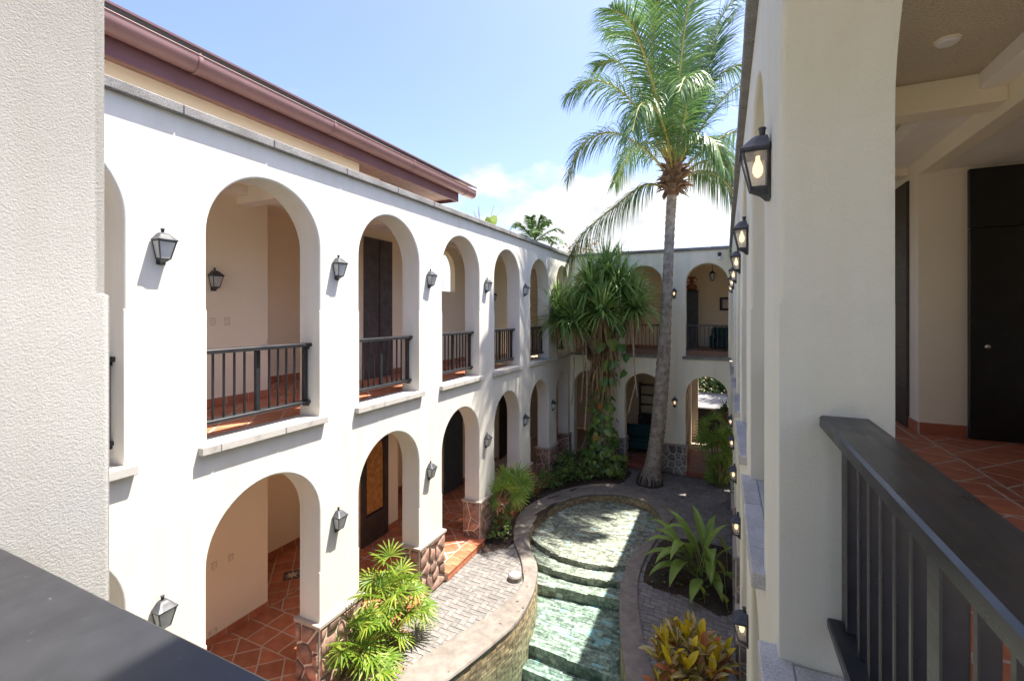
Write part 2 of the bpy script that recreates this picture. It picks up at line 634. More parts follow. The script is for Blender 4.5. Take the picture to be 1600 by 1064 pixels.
def worn(m, scale=(30, 2.5, 30)):
    n, l = m.node_tree.nodes, m.node_tree.links
    b = n['Principled BSDF']
    tc = n.new('ShaderNodeTexCoord'); mp_ = n.new('ShaderNodeMapping'); mp_.inputs['Scale'].default_value = scale
    l.new(tc.outputs['Object'], mp_.inputs['Vector'])
    t = noise(n, l, 1.0, 6, .65, vec=mp_.outputs['Vector'])
    t2 = noise(n, l, 4.0, 5, .6)
    r = ramp(n, [(.3, (.20, .20, .20)), (.7, (.50, .50, .50))])
    mx = n.new('ShaderNodeMath'); mx.operation = 'ADD'
    hf = n.new('ShaderNodeMath'); hf.operation = 'MULTIPLY'; hf.inputs[1].default_value = .5
    h2 = n.new('ShaderNodeMath'); h2.operation = 'MULTIPLY'; h2.inputs[1].default_value = .5
    l.new(t.outputs['Fac'], hf.inputs[0]); l.new(t2.outputs['Fac'], h2.inputs[0])
    l.new(hf.outputs[0], mx.inputs[0]); l.new(h2.outputs[0], mx.inputs[1])
    l.new(mx.outputs[0], r.inputs['Fac']); l.new(r.outputs['Color'], b.inputs['Roughness'])
    src = b.inputs['Base Color'].links[0].from_socket
    t3 = noise(n, l, 90.0, 3, .6)
    r3 = ramp(n, [(.69, (1, 1, 1)), (.76, (3.2, 3.1, 3.0))])     # dust specks and small chips
    l.new(t3.outputs['Fac'], r3.inputs['Fac'])
    l.new(mul(n, l, src, r3.outputs['Color']), b.inputs['Base Color'])


worn(M['rail_paint'])
M['lamp_metal'] = surf('weathered_lamp_metal', (.024, .027, .034), (.055, .060, .070), 25, .45, .2, 120, .001, 4, .5)
M['lamp_glass'] = clear_mat('lamp_glass', (.93, .95, .96), 1.45, .08, None, .6)
M['lamp_glass_lit'] = clear_mat('lit_lamp_glass', (.97, .95, .92), 1.45, .08, None, .22)
M['bulb_lit'] = emit_mat('lit_bulb', (1.0, .70, .42), .45)
M['bulb'] = surf('clear_bulb', (.6, .58, .52), (.75, .72, .66), 9, .2, None)
M['burgundy'] = surf('burgundy_gutter_metal', (.20, .105, .098), (.235, .125, .115), 2, .48, .05, 8, .004, 3, .5)
M['burgundy_dark'] = surf('burgundy_fascia_paint', (.135, .062, .068), (.160, .076, .082), 2, .55, None)
M['soffit'] = surf('soffit_board', (.22, .13, .10), (.30, .18, .14), 6, .6, .1, 20, .002, rand=.1)
M['wood_dark'] = surf('dark_wood', (.032, .026, .023), (.068, .054, .047), 6, .45, .3, 20, .002, 6, .45)
M['wood_slab'] = surf('grey_stained_wood', (.060, .053, .052), (.115, .10, .097), 5, .55, .3, 20, .002, 6, .4)
M['door_black'] = surf('black_door_paint', (.010, .010, .011), (.018, .018, .019), 5, .28, None, spec=.5)
M['slate_door'] = surf('blue_grey_door_paint', (.055, .066, .078), (.080, .094, .108), 4, .4, None)
M['amber'] = surf('amber_panel', (.30, .13, .035), (.58, .30, .10), 9, .35, .3, 40, .002, 7, .5)
M['chrome'] = surf('brushed_steel', (.6, .6, .58), (.75, .74, .72), 20, .25, None, metallic=1.0)
M['plate'] = surf('switch_plate', (.62, .52, .40), (.68, .58, .45), 5, .5, None)
M['white_plastic'] = surf('white_plastic', (.70, .70, .70), (.80, .80, .80), 8, .35, .2, 40, .001)
M['trunk'] = surf('palm_trunk_bark', (.17, .145, .12), (.40, .36, .31), 7, .95, .8, 40, .02, 8, .1)
M['bark'] = surf('brown_bark', (.10, .075, .05), (.25, .19, .135), 8, .95, .8, 40, .02, 8, .1)
M['root'] = surf('dry_root', (.26, .20, .14), (.46, .37, .27), 8, .95, .5, 40, .01, 6, .1)
M['boot'] = leaf_mat('dry_leaf_base', (.16, .095, .065), (.36, .25, .18), None, .9, .08, .1)
M['frond'] = leaf_mat('coconut_leaflet', (.06, .15, .05), (.10, .21, .06), (.17, .27, .11), .42, .3, .45)
M['frond_yellow'] = leaf_mat('old_coconut_leaflet', (.20, .16, .035), (.13, .17, .045), (.06, .12, .04), .5, .3, .3)
M['rachis'] = surf('frond_stalk', (.30, .27, .07), (.42, .36, .10), 5, .5, None)
M['sword'] = leaf_mat('sword_leaf', (.15, .28, .075), (.24, .40, .11), (.44, .53, .21), .36, .42, .5)
M['sword_dry'] = leaf_mat('dry_sword_leaf', (.24, .15, .08), (.42, .30, .18), None, .9, .15, .1)
M['heart'] = leaf_mat('heart_leaf', (.055, .14, .03), (.13, .24, .05), (.26, .36, .09), .38, .22, .5)
M['heart_dry'] = leaf_mat('rusty_leaf', (.38, .16, .06), (.50, .25, .10), None, .8, .2, .1)
M['fan'] = leaf_mat('fan_leaf', (.09, .20, .02), (.17, .29, .028), (.33, .40, .06), .42, .42, .4)
M['fan_dark'] = leaf_mat('fan_leaf_green', (.10, .21, .030), (.17, .29, .04), (.28, .38, .07), .42, .3, .4)  # second fan-leaf green, a little less yellow and less translucent
M['stem_green'] = surf('green_stem', (.10, .13, .03), (.19, .20, .06), 8, .6, None)
M['cover'] = leaf_mat('ground_cover_leaf', (.07, .16, .035), (.14, .23, .055), (.27, .34, .12), .45, .2, .4)
M['strap'] = leaf_mat('strap_leaf', (.13, .25, .05), (.27, .38, .08), (.46, .52, .13), .4, .3, .45)
M['croton_yellow'] = leaf_mat('croton_yellow', (.66, .50, .02), (.80, .64, .04), None, .38, .25, .5)
M['croton_red'] = leaf_mat('croton_red', (.34, .09, .045), (.52, .20, .08), (.60, .33, .17), .38, .2, .5)
M['tree_far'] = leaf_mat('tree_leaf', (.022, .065, .014), (.050, .110, .022), (.10, .17, .04), .5, .25, .3)
M['tree_bloom'] = leaf_mat('bloom_leaf', (.20, .14, .08), (.13, .14, .06), (.34, .22, .16), .6, .3, .2)
M['twig'] = surf('grey_twig', (.20, .17, .14), (.33, .29, .25), 9, .9, None)
M['teal'] = surf('teal_fabric', (.010, .045, .050), (.020, .070, .078), 60, .85, .3, 150, .002)
M['terracotta'] = surf('terracotta_pot', (.25, .085, .05), (.36, .14, .085), 8, .75, .2, 40, .002)
M['pot'] = surf('stone_planter', (.30, .25, .20), (.42, .36, .29), 12, .9, .4, 60, .004)
M['black_frame'] = surf('black_picture_frame', (.012, .011, .011), (.022, .020, .019), 8, .4, None)
M['paper'] = surf('landscape_print', (.42, .36, .30), (.72, .70, .68), 2.2, .8, None)
M['terrace'] = surf('terrace_concrete', (.15, .15, .155), (.20, .20, .205), 2, .9, .2, 40, .003)


def croton_material():
    m, n, l, b = new_mat('croton_veined')
    uv = n.new('ShaderNodeUVMap'); uv.uv_map = 'uv'
    sep = n.new('ShaderNodeSeparateXYZ'); l.new(uv.outputs[0], sep.inputs[0])

    def mt(op, a, bb=None):
        x = n.new('ShaderNodeMath'); x.operation = op
        for i, q in enumerate((a, bb)):
            if q is None: continue
            if isinstance(q, (int, float)): x.inputs[i].default_value = q
            else: l.new(q, x.inputs[i])
        return x.outputs[0]
    off = mt('ABSOLUTE', mt('SUBTRACT', sep.outputs['X'], .5))
    s = mt('SINE', mt('MULTIPLY', mt('SUBTRACT', sep.outputs['Y'], mt('MULTIPLY', off, .35)), 60.0))
    vein = mt('GREATER_THAN', s, .35)
    mid = mt('LESS_THAN', off, .07)
    fac = mt('MAXIMUM', vein, mid)
    g = n.new('ShaderNodeNewGeometry')
    rg = ramp(n, [(0, (.022, .055, .016)), (.6, (.06, .10, .022)), (1, (.16, .075, .035))])
    l.new(g.outputs['Random Per Island'], rg.inputs['Fac'])
    ry = ramp(n, [(0, (.66, .54, .10)), (.6, (.60, .38, .16)), (1, (.70, .64, .28))])
    l.new(g.outputs['Random Per Island'], ry.inputs['Fac'])
    mx = n.new('ShaderNodeMix'); mx.data_type = 'RGBA'
    l.new(fac, mx.inputs[0]); l.new(rg.outputs[0], mx.inputs[6]); l.new(ry.outputs[0], mx.inputs[7])
    l.new(mx.outputs[2], b.inputs['Base Color'])
    b.inputs['Roughness'].default_value = .36
    return m


M['croton_vein'] = croton_material()

# ------------------------------------------------------------------ building: arcaded wings
F1, F2, TOP, CT = .15, 3.77, 7.2, 7.3
TH = .377
STEP_U, STEP_L = 5.24, 1.67


def ML(s, d, z): return V((-5.0 - d, s, z))
def MR(s, d, z): return V((0.2 + d, s, z))
def MF(s, d, z): return V((s, 15.7 + d, z))
def MN(s, d, z): return V((s, 0.498 - d, z))


def arch_outline(sa, sb, zb, apex, step, n=28):
    """opening outline, (s, z), rounding radius and outward direction of each point"""
    r = (sb - sa) / 2
    zs = apex - r
    lo, hi = .005, .026
    st = .002
    o = [(sa + st, zb, lo, (-1, 0)), (sa + st, step - .004, lo, (-1, 0)), (sa, step, hi, (-1, 0))]
    for k in range(n + 1):
        a = math.pi - math.pi * k / n
        o.append((sa + r + r * math.cos(a), zs + r * math.sin(a), hi, (math.cos(a), math.sin(a))))
    o += [(sb, step, hi, (1, 0)), (sb - st, step - .004, lo, (1, 0)), (sb - st, zb, lo, (1, 0))]
    return o


def facade(mb, mp, s0, s1, z0, z1, holes, th=TH):
    outer = [(s0, z0), (s1, z0), (s1, z1), (s0, z1)]
    for side in (0, 1):
        loops = [[V((a, b, 0)) for a, b in outer]]
        for h in holes:
            if side == 0:
                loops.append([V((p[0] + p[3][0] * p[2], p[1] + p[3][1] * p[2], 0)) for p in h])
            else:
                loops.append([V((p[0], p[1], 0)) for p in h])
        flat = [p for lp in loops for p in lp]
        tris = tessellate_polygon(loops)
        mb.add([mp(p.x, 0 if side == 0 else th, p.y) for p in flat], tris)
    for i in range(4):
        a, b = outer[i], outer[(i + 1) % 4]
        mb.add([mp(a[0], 0, a[1]), mp(b[0], 0, b[1]), mp(b[0], th, b[1]), mp(a[0], th, a[1])], [(0, 1, 2, 3)])
    for h in holes:
        rings = []
        for j in range(6):
            a = j / 5 * math.pi / 2
            rings.append([mp(p[0] + p[3][0] * p[2] * (1 - math.sin(a)), p[2] * (1 - math.cos(a)), p[1] + p[3][1] * p[2] * (1 - math.sin(a))) for p in h])
        rings.append([mp(p[0], p[2] + .008, p[1]) for p in h])
        rings.append([mp(p[0], th, p[1]) for p in h])
        m = len(h)
        vs = [p for rg in rings for p in rg]
        fs = []
        for j in range(len(rings) - 1):
            for i in range(m):
                k = (i + 1) % m
                fs.append((j * m + i, j * m + k, (j + 1) * m + k, (j + 1) * m + i))
        mb.add(vs, fs)


def mbox(mb, mp, s0, s1, d0, d1, z0, z1, c=.004):
    a, b = mp(s0, d0, z0), mp(s1, d1, z1)
    mb.cbox(min(a.x, b.x), max(a.x, b.x), min(a.y, b.y), max(a.y, b.y), min(a.z, b.z), max(a.z, b.z), c)


def piece(name, mp, s0, s1, d0, d1, z0, z1, mat, parent, c=.004, **kw):
    mb = MB()
    mbox(mb, mp, s0, s1, d0, d1, z0, z1, c)
    return obj(name, mb, mat, parent, at=mp((s0 + s1) / 2, (d0 + d1) / 2, z0), **kw)


def coping_run(mp, s0, s1, parent, d0=-.07, d1=.45):
    s = s0
    k = 0
    while s < s1 - .05:
        e = min(s + 1.12 + .1 * math.sin(k * 2.3), s1)
        if s1 - e < .3: e = s1
        w = R.uniform(-.003, .003)
        piece('coping_stone', mp, s + .003, e - .003, d0 + w, d1, TOP + .0, CT + w, M['coping'], parent, .008)
        s = e; k += 1


def sill_stones(mp, sa, sb, parent, cuts=(.0, .17, .58, 1.0)):
    a, b = sa - .09, sb + .09
    L = b - a
    for i in range(len(cuts) - 1):
        piece('sill_stone', mp, a + L * cuts[i] + .002, a + L * cuts[i + 1] - .002, -.07 + R.uniform(-.002, .002), .05, 3.71, 3.80 + R.uniform(-.001, .002), M['sill'], parent, .007)
    piece('sill_slab', mp, sa + .014, sb - .014, .052, TH - .01, 3.725, 3.797, M['sill'], parent, .003)


def field_stones(mp, s0, s1, z0, z1, d, parent, mat, n, flip=None, thick=.032):
    """irregular stones set proud of a mortar face; flip swaps to a face running inward (s fixed)"""
    pts = []
    tries = 0
    while len(pts) < n and tries < 4000:
        tries += 1
        p = (R.uniform(s0, s1), R.uniform(z0, z1))
        if all(math.hypot((p[0] - q[0]), (p[1] - q[1]) * 1.15) > .72 * math.sqrt((s1 - s0) * (z1 - z0) / n) for q in pts):
            pts.append(p)
    for i, p in enumerate(pts):
        poly = [(s0, z0), (s1, z0), (s1, z1), (s0, z1)]
        for j, q in enumerate(pts):
            if j == i: continue
            poly = half_plane(poly, ((p[0] + q[0]) / 2, (p[1] + q[1]) / 2), (q[0] - p[0], q[1] - p[1]))
            if len(poly) < 3: break
        if len(poly) < 3: continue
        # mortar gap
        n_ = len(poly)
        cx = sum(a[0] for a in poly) / n_; cy = sum(a[1] for a in poly) / n_
        for a_, b_ in [(poly[k - 1], poly[k]) for k in range(n_)]:
            ex, ey = b_[0] - a_[0], b_[1] - a_[1]
            l_ = math.hypot(ex, ey)
            if l_ < 1e-6: continue
            nx, ny = ey / l_, -ex / l_
            g = .013 + R.uniform(0, .007)
            poly = half_plane(poly, (a_[0] - nx * g, a_[1] - ny * g), (nx, ny))
            if len(poly) < 3: break
        if len(poly) < 3 or abs(area(poly)) < .0008: continue
        h = thick + R.uniform(-.006, .008)
        mb = MB()
        m = len(poly)
        cx = sum(a[0] for a in poly) / m; cy = sum(a[1] for a in poly) / m

        def pt(a, dd):
            return mp(a[0], d - dd, a[1]) if flip is None else mp(flip[0] + flip[1] * dd, a[0], a[1])
        vs = [pt(a, -.01) for a in poly] + [pt((cx + (a[0] - cx) * .97, cy + (a[1] - cy) * .97), h * .6) for a in poly]
        vs += [pt((cx + (a[0] - cx) * .82, cy + (a[1] - cy) * .82), h + R.uniform(-.003, .003)) for a in poly]
        fs = [tuple(range(2 * m, 3 * m))]
        for k in range(m):
            l = (k + 1) % m
            fs += [(k, l, m + l, m + k), (m + k, m + l, 2 * m + l, 2 * m + k)]
        mb.add(vs, fs)
        obj('stone', mb, mat, parent, at=pt((cx, cy), 0), smooth=50)


def stone_base(mp, sa, sb, parent, mat, front=14, side=8, zt=.93, lside=True, rside=False):
    """rubble plinth round the foot of a pier, with its cap"""
    mb = MB()
    mbox(mb, mp, sa - .03, sb + .03, -.03, TH + .03, 0, zt, .004)
    b = obj('stone_base', mb, M['mortar'], parent, at=mp((sa + sb) / 2, .1, 0))
    if front: field_stones(mp, sa - .03, sb + .03, .0, zt, -.03, b, mat, front)
    if lside: field_stones(mp, -.03, TH + .03, .0, zt, 0, b, mat, side, flip=(sa - .03, -1))
    if rside: field_stones(mp, -.03, TH + .03, .0, zt, 0, b, mat, side, flip=(sb + .03, 1))
    piece('cap_stone', mp, sa - .065, sb + .065, -.065, TH + .06, zt, zt + .055, M['cap'], parent, .008)


def railing(mp, sa, sb, label, group, nb=4, zr=F2 + 1.03, mat='rail_paint', thin=.018, dep=.028, pw=.028, r0=.14, r1=.33):
    t = thing('balcony_railing', mp((sa + sb) / 2, .235, F2), label, 'railing', group)
    P = t
    piece('top_rail', mp, sa - .005, sb + .005, r0, r1, zr - .05, zr, M[mat], P, .008)
    piece('bottom_rail', mp, sa - .005, sb + .005, .165, .305, zr - .83, zr - .79, M[mat], P, .006)
    z0, z1 = zr - .79, zr - .05
    pm = (sa + sb) / 2
    posts = [sa + .045, pm, sb - .045]
    for s in posts:
        piece('post', mp, s - pw, s + pw, .21, .26, z0, z1, M[mat], P, .004)
    mb = MB()
    mbox(mb, mp, pm - thin / 2, pm + thin / 2, .235 - dep / 2, .235 + dep / 2, z0, z1, .003)
    bm_ = make_mesh('baluster', mb, M[mat], mp(pm, .235, z0), None)
    for a, b in ((posts[0] + .04, posts[1] - .04), (posts[1] + .04, posts[2] - .04)):
        for k in range(nb):
            s = a + (b - a) * (k + 1) / (nb + 1)
            inst('baluster', bm_, P, mp(s, .235, z0))
    for s, sg in ((sa, 1), (sb, -1)):
        for z in (zr - .085, zr - .865):
            piece('bracket', mp, min(s, s + sg * .05), max(s, s + sg * .05), .19, .275, z, z + .035, M[mat], P, .003)
    return t


def extrude_walls(mb, path, z0, z1, th=.16, side=1):
    """vertical wall slabs following a plan polyline, thickness on one side"""
    for i in range(len(path) - 1):
        a, b = V((*path[i], 0)), V((*path[i + 1], 0))
        t = (b - a).normalized()
        n = V((t.y, -t.x, 0)) * side * th
        e = t * .002
        p = [a + e, b - e, b - e + n, a + e + n]
        vs = [(q.x, q.y, z0) for q in p] + [(q.x, q.y, z1) for q in p]
        mb.add(vs, [(3, 2, 1, 0), (4, 5, 6, 7), (0, 1, 5, 4), (1, 2, 6, 5), (2, 3, 7, 6), (3, 0, 4, 7)])


def baseboard(parent, a, b, z, nrm, h=.13, L=.335, mat='tile', mortar=True):
    """skirting tiles along a wall foot from a to b (x, y), standing off along nrm"""
    a, b = V((*a, 0)), V((*b, 0))
    t = b - a
    n = max(1, round(t.length / L))
    nv = V((*nrm, 0))
    u = t.normalized()
    if mortar:
        mb = MB()
        q = [a, b, b + nv * .009, a + nv * .009]
        vs = [(p.x, p.y, z) for p in q] + [(p.x, p.y, z + h + .004) for p in q]
        mb.add(vs, [(4, 5, 6, 7), (0, 1, 5, 4), (1, 2, 6, 5), (2, 3, 7, 6), (3, 0, 4, 7)])
        obj('skirting_grout', mb, M['grout'], parent, at=(a.x, a.y, z))
    for k in range(n):
        s0, s1 = t.length * k / n + .009, t.length * (k + 1) / n - .009
        mb = MB()
        p = [a + u * s0, a + u * s1, a + u * s1 + nv * .014, a + u * s0 + nv * .014]
        vs = [(q.x, q.y, z + .002) for q in p] + [(q.x, q.y, z + h) for q in p]
        mb.add(vs, [(4, 5, 6, 7), (0, 1, 5, 4), (1, 2, 6, 5), (2, 3, 7, 6), (3, 0, 4, 7)])
        c = a + u * ((s0 + s1) / 2)
        obj('skirting_tile', mb, M[mat], parent, at=(c.x, c.y, z))


def tile_floor(floor, x0, x1, y0, y1, z, band_c=5.06, bands=True, p=.355, g=.022, mat='tile', period=2.24, skip=None):
    """square tiles, diagonal fields between straight bands two rows deep"""
    h = p - g
    full = MB(); full.prism([(-h / 2, -h / 2), (h / 2, -h / 2), (h / 2, h / 2), (-h / 2, h / 2)], -.010, 0, .006, False)
    me = make_mesh('tile', full, M[mat], V((0, 0, 0)), None)
    r = h / math.sqrt(2)
    dm = MB(); dm.prism([(0, -r), (r, 0), (0, r), (-r, 0)], -.010, 0, .006, False)
    md = make_mesh('tile', dm, M[mat], V((0, 0, 0)), None)

    def put(poly, c, mesh):
        if skip and skip(c[0], c[1]): return
        dz = R.uniform(-.0012, .0012)
        q = clip_poly(poly, x0 + g / 2, x1 - g / 2, ya + g / 2, yb - g / 2)
        if len(q) < 3 or abs(area(q)) < .004: return
        if abs(abs(area(q)) - h * h) < 1e-5:
            inst('tile', mesh, floor, (c[0], c[1], z + dz))
        else:
            mb = MB(); mb.prism(q, z - .010 + dz, z + dz, .005, False)
            cx = sum(a[0] for a in q) / len(q); cy = sum(a[1] for a in q) / len(q)
            obj('tile', mb, M[mat], floor, at=(cx, cy, z))
    segs = []
    if bands:
        y = y0
        k = math.floor((y0 - band_c) / period) - 1
        edges = []
        while band_c + period * k - p < y1:
            b0, b1 = band_c + period * k - p, band_c + period * k + p
            edges.append((b0, b1)); k += 1
        cur = y0
        for b0, b1 in edges:
            if b1 <= y0: continue
            if b0 > cur: segs.append((cur, min(b0, y1), 'd'))
            segs.append((max(b0, y0), min(b1, y1), 'o'))
            cur = b1
        if cur < y1: segs.append((cur, y1, 'd'))
    else:
        segs = [(y0, y1, 'd')]
    for ya, yb, kind in segs:
        if yb - ya < .05: continue
        if kind == 'o':
            rows = max(1, round((yb - ya) / p))
            nx = int((x1 - x0) / p) + 2
            for j in range(rows):
                for i in range(nx):
                    cx, cy = x0 + p * (i + .5), ya + (yb - ya) * (j + .5) / rows
                    put([(cx - h / 2, cy - h / 2), (cx + h / 2, cy - h / 2), (cx + h / 2, cy + h / 2), (cx - h / 2, cy + h / 2)], (cx, cy), me)
        else:
            q = p * math.sqrt(2) / 2
            ox, oy = x0, ya
            for i in range(-2, int((x1 - x0) / q) + 3):
                for j in range(-2, int((yb - ya) / q) + 3):
                    if (i + j) % 2: continue
                    cx, cy = ox + i * q, oy + j * q
                    put([(cx, cy - r), (cx + r, cy), (cx, cy + r), (cx - r, cy)], (cx, cy), md)


UP = [(3.05 + 2.24 * k, 4.55 + 2.24 * k) for k in range(-1, 5)] + [(14.25, 15.45)]

# ---- left wing, sunlit
left = thing('arcade_wing', (-5.2, 8, 0), 'sunlit white two storey arcade wing with burgundy gutter above', 'building wing')
mb = MB()
holes = [arch_outline(a, b, 3.76, 6.81, STEP_U) for a, b in UP] + [arch_outline(a, b, .148, 3.22, STEP_L) for a, b in UP]
facade(mb, ML, .47, 15.7, 0, TOP, holes)
obj('facade_wall', mb, M['plaster'], left, smooth=35)
coping_run(ML, .47, 15.76, left)
for i, (a, b) in enumerate(UP):
    sill_stones(ML, a, b, left, [(0, .15, .55, 1), (0, .12, .6, 1), (0, .35, 1), (0, .5, 1), (0, .5, 1), (0, .5, 1), (0, 1)][i])
piers = [(UP[i][1], UP[i + 1][0]) for i in range(len(UP) - 1)]
piers = [(.47, UP[0][0])] + piers
for i, (a, b) in enumerate(piers):
    if i == 0: continue
    stone_base(ML, a, b, left, M['stone_brown'], front=15 if i < 4 else 9, side=9 if i < 4 else 6)
stone_base(ML, 15.45, 15.64, left, M['stone_brown'], front=3, side=6)
for a, b in UP[1:6]:
    mb = MB(); mbox(mb, ML, a - .0, b + .0, -.12, .40, 0, .135, .003)
    st = obj('door_step', mb, M['grout'], left, at=ML((a + b) / 2, 0, 0))
    n = 5
    for k in range(n):
        s0, s1 = a + (b - a) * k / n + .008, a + (b - a) * (k + 1) / n - .008
        piece('tile', ML, s0, s1, -.135, .17, .125, .158, M['tile'], st, .006)
        piece('tile', ML, s0, s1, -.128, -.11, .01, .118, M['tile'], st, .003)
# rooms and galleries behind
mb = MB()
extrude_walls(mb, [(-7.1, -1.8), (-7.1, 5.35), (-8.5, 5.35), (-8.5, 7.4), (-7.1, 7.4), (-7.1, 10.2)], F2, TOP, side=-1)
extrude_walls(mb, [(-7.1, 11.36), (-7.1, 19.6)], F2, TOP, side=-1)
mb.box(-7.26, -7.1, 10.2, 11.36, F2, F2 + 2.05)
obj('gallery_wall', mb, M['cream'], left)
# arched window through the upper gallery wall
mb = MB()
r_ = .58
pts = [(10.2, 6.38)] + [(10.78 - r_ * math.cos(math.pi * k / 14), 6.38 + r_ * math.sin(math.pi * k / 14)) for k in range(15)] + [(11.36, 6.38)]
lp = [V((10.2, 7.2, 0)), V((10.2, 6.38, 0))] + [V((p[0], p[1], 0)) for p in pts[1:-1]] + [V((11.36, 6.38, 0)), V((11.36, 7.2, 0))]
for d in (0, .16):
    mb.add([(-7.1 - d, p.x, p.y) for p in lp], tessellate_polygon([lp]))
for i in range(len(pts) - 1):
    a, b = pts[i], pts[i + 1]
    mb.add([(-7.1, a[0], a[1]), (-7.1, b[0], b[1]), (-7.26, b[0], b[1]), (-7.26, a[0], a[1])], [(0, 1, 2, 3)])
obj('window_arch', mb, M['cream'], left)
mb = MB()
extrude_walls(mb, [(-7.1, -1.8), (-7.1, 5.35), (-8.5, 5.35), (-8.5, 7.4), (-7.1, 7.4), (-7.1, 8.8), (-8.4, 8.8), (-8.4, 10.6), (-7.1, 10.6), (-7.1, 19.6)], F1, F2 - .12, side=-1)
obj('gallery_wall', mb, M['cream'], left)
# ceilings, slabs and beams
mb = MB(); mb.box(-8.7, -5.377, -1.8, 15.7, F2 - .12, F2 - .012)
obj('floor_slab', mb, M['ceil'], left)
mb = MB(); mb.box(-8.7, -5.377, -1.8, 15.7, TOP, TOP + .06)
obj('roof_slab', mb, M['ceil'], left)
for a, b in piers[1:]:
    c = (a + b) / 2
    mb = MB(); mb.cbox(-7.1, -5.377, c - .13, c + .13, TOP - .25, TOP, .006)
    obj('ceiling_beam', mb, M['ceil_white'], left, at=(-6.2, c, TOP - .25))
mb = MB(); mb.cbox(-7.1, -6.82, -1.8, 15.6, TOP - .13, TOP - .001, .006)
obj('ceiling_beam', mb, M['ceil_white'], left, at=(-6.9, 8, TOP - .13))
# doors and timber slabs
mb = MB(); mb.cbox(-7.16, -7.06, 7.64, 8.55, F2 + .002, F2 + 3.1, .006)
sl = obj('timber_panel', mb, M['wood_slab'], left, at=(-7.1, 8.1, F2))
mb = MB(); mb.cbox(-7.055, -7.03, 8.09, 8.10, F2 + .03, F2 + 3.05, .003)
obj('centre_joint', mb, M['wood_dark'], sl)
mb = MB()
mb.cbox(-7.16, -7.05, 7.55, 7.68, F1, F1 + 2.55, .005); mb.cbox(-7.16, -7.05, 8.27, 8.40, F1, F1 + 2.55, .005)
mb.cbox(-7.16, -7.051, 7.68, 8.27, F1, F1 + .62, .005); mb.cbox(-7.16, -7.051, 7.68, 8.27, F1 + 2.40, F1 + 2.55, .005)
mb.box(-7.15, -7.09, 7.6, 8.35, F1 + .5, F1 + 2.5)
dr = obj('panel_door', mb, M['wood_dark'], left, at=(-7.1, 7.97, F1))
mb = MB()
outl = [(7.72, F1 + .66), (8.23, F1 + .66), (8.23, F1 + 1.95)] + [(7.975 + .255 * math.cos(math.pi * k / 10), F1 + 1.95 + .38 * math.sin(math.pi * k / 10)) for k in range(1, 10)] + [(7.72, F1 + 1.95)]
n_ = len(outl)
mb.add([(-7.075, a, b) for a, b in outl] + [(-7.09, a, b) for a, b in outl], [tuple(range(n_))] + [(i, (i + 1) % n_, n_ + (i + 1) % n_, n_ + i) for i in range(n_)])
obj('amber_panel', mb, M['amber'], dr)
mb = MB(); mb.cbox(-7.16, -7.05, 10.75, 11.72, F1, F1 + 2.9, .006)
obj('slate_door', mb, M['slate_door'], left, at=(-7.1, 11.2, F1))
mb = MB(); mb.cbox(-7.16, -7.06, 12.6, 13.5, F2, F2 + 2.6, .006)
obj('timber_panel', mb, M['wood_slab'], left, at=(-7.1, 13, F2))
mb = MB(); mb.cbox(-7.16, -7.06, 14.2, 15.2, F1, F1 + 2.6, .006)
obj('slate_door', mb, M['wood_dark'], left, at=(-7.1, 14.7, F1))
# skirting
for z, a, b, n in [(F1, (-7.1, 3.2), (-7.1, 5.35), (1, 0)), (F1, (-8.5, 5.4), (-8.5, 7.4), (1, 0)), (F1, (-8.5, 5.35), (-7.1, 5.35), (0, 1)),
                   (F2, (-7.1, 3.2), (-7.1, 5.35), (1, 0)), (F2, (-8.5, 5.4), (-8.5, 7.4), (1, 0)), (F2, (-7.1, 8.56), (-7.1, 13.4), (1, 0)),
                   (F2, (-8.5, 5.35), (-7.1, 5.35), (0, 1)), (F1, (-7.1, 8.41), (-7.1, 8.8), (1, 0)), (F1, (-8.4, 8.8), (-8.4, 10.6), (1, 0)), (F1, (-7.1, 11.73), (-7.1, 14.1), (1, 0))]:
    baseboard(left, a, b, z, n)
# switch plates
for nm, y, z, w, h in [('switch_plate', 4.42, EYE - .12, .075, .115), ('switch_plate', 4.64, EYE - .12, .085, .125),
                       ('switch_plate', 4.44, EYE - 3.86, .085, .11), ('switch_plate', 4.70, EYE - 3.86, .085, .11), ('socket_plate', 4.42, EYE - 4.85, .125, .075)]:
    mb = MB(); mb.cbox(-7.1, -7.09, y - w / 2, y + w / 2, z - h / 2, z + h / 2, .003)
    pl = obj(nm, mb, M['plate'], left, at=(-7.1, y, z))
    for k in range(3):
        mb = MB(); zz = z + (k - 1) * h * .26
        mb.cbox(-7.09, -7.085, y - w * .28, y + w * .28, zz - h * .08, zz + h * .08, .001)
        obj('switch_key', mb, M['cream'], pl)
# roof edge
mb = MB(); extrude_walls(mb, [(-5.76, -1.8), (-5.76, 6.1), (-6.05, 6.1), (-6.05, 6.95), (-9.5, 6.95)], TOP + .06, 7.86, side=-1)
obj('upper_wall', mb, M['cream'], left)
mb = MB(); mb.cbox(-5.54, -5.5, -2.5, 8.95, 7.74, 8.16, .004); mb.cbox(-9.6, -5.541, 8.91, 8.95, 7.741, 8.159, .004)
obj('fascia', mb, M['burgundy_dark'], left, at=(-5.5, 3, 7.74))
for k in range(12):
    x0 = -5.54 - .17 * (k + 1)
    mb = MB(); mb.cbox(x0 + .004, x0 + .166, -2.5, 8.90, 7.80, 7.82, .003)
    obj('soffit_board', mb, M['soffit'], left, at=(x0, 3, 7.80))
mb = MB()
sec = [(-5.30 - .115 + .115 * math.cos(a), 8.02 + .115 * math.sin(a)) for a in [-math.pi * k / 12 for k in range(13)]]
sec = [(-5.292, 8.075), (-5.300, 8.085)] + [(-5.30, 8.05)] + sec + [(-5.53, 8.10)]
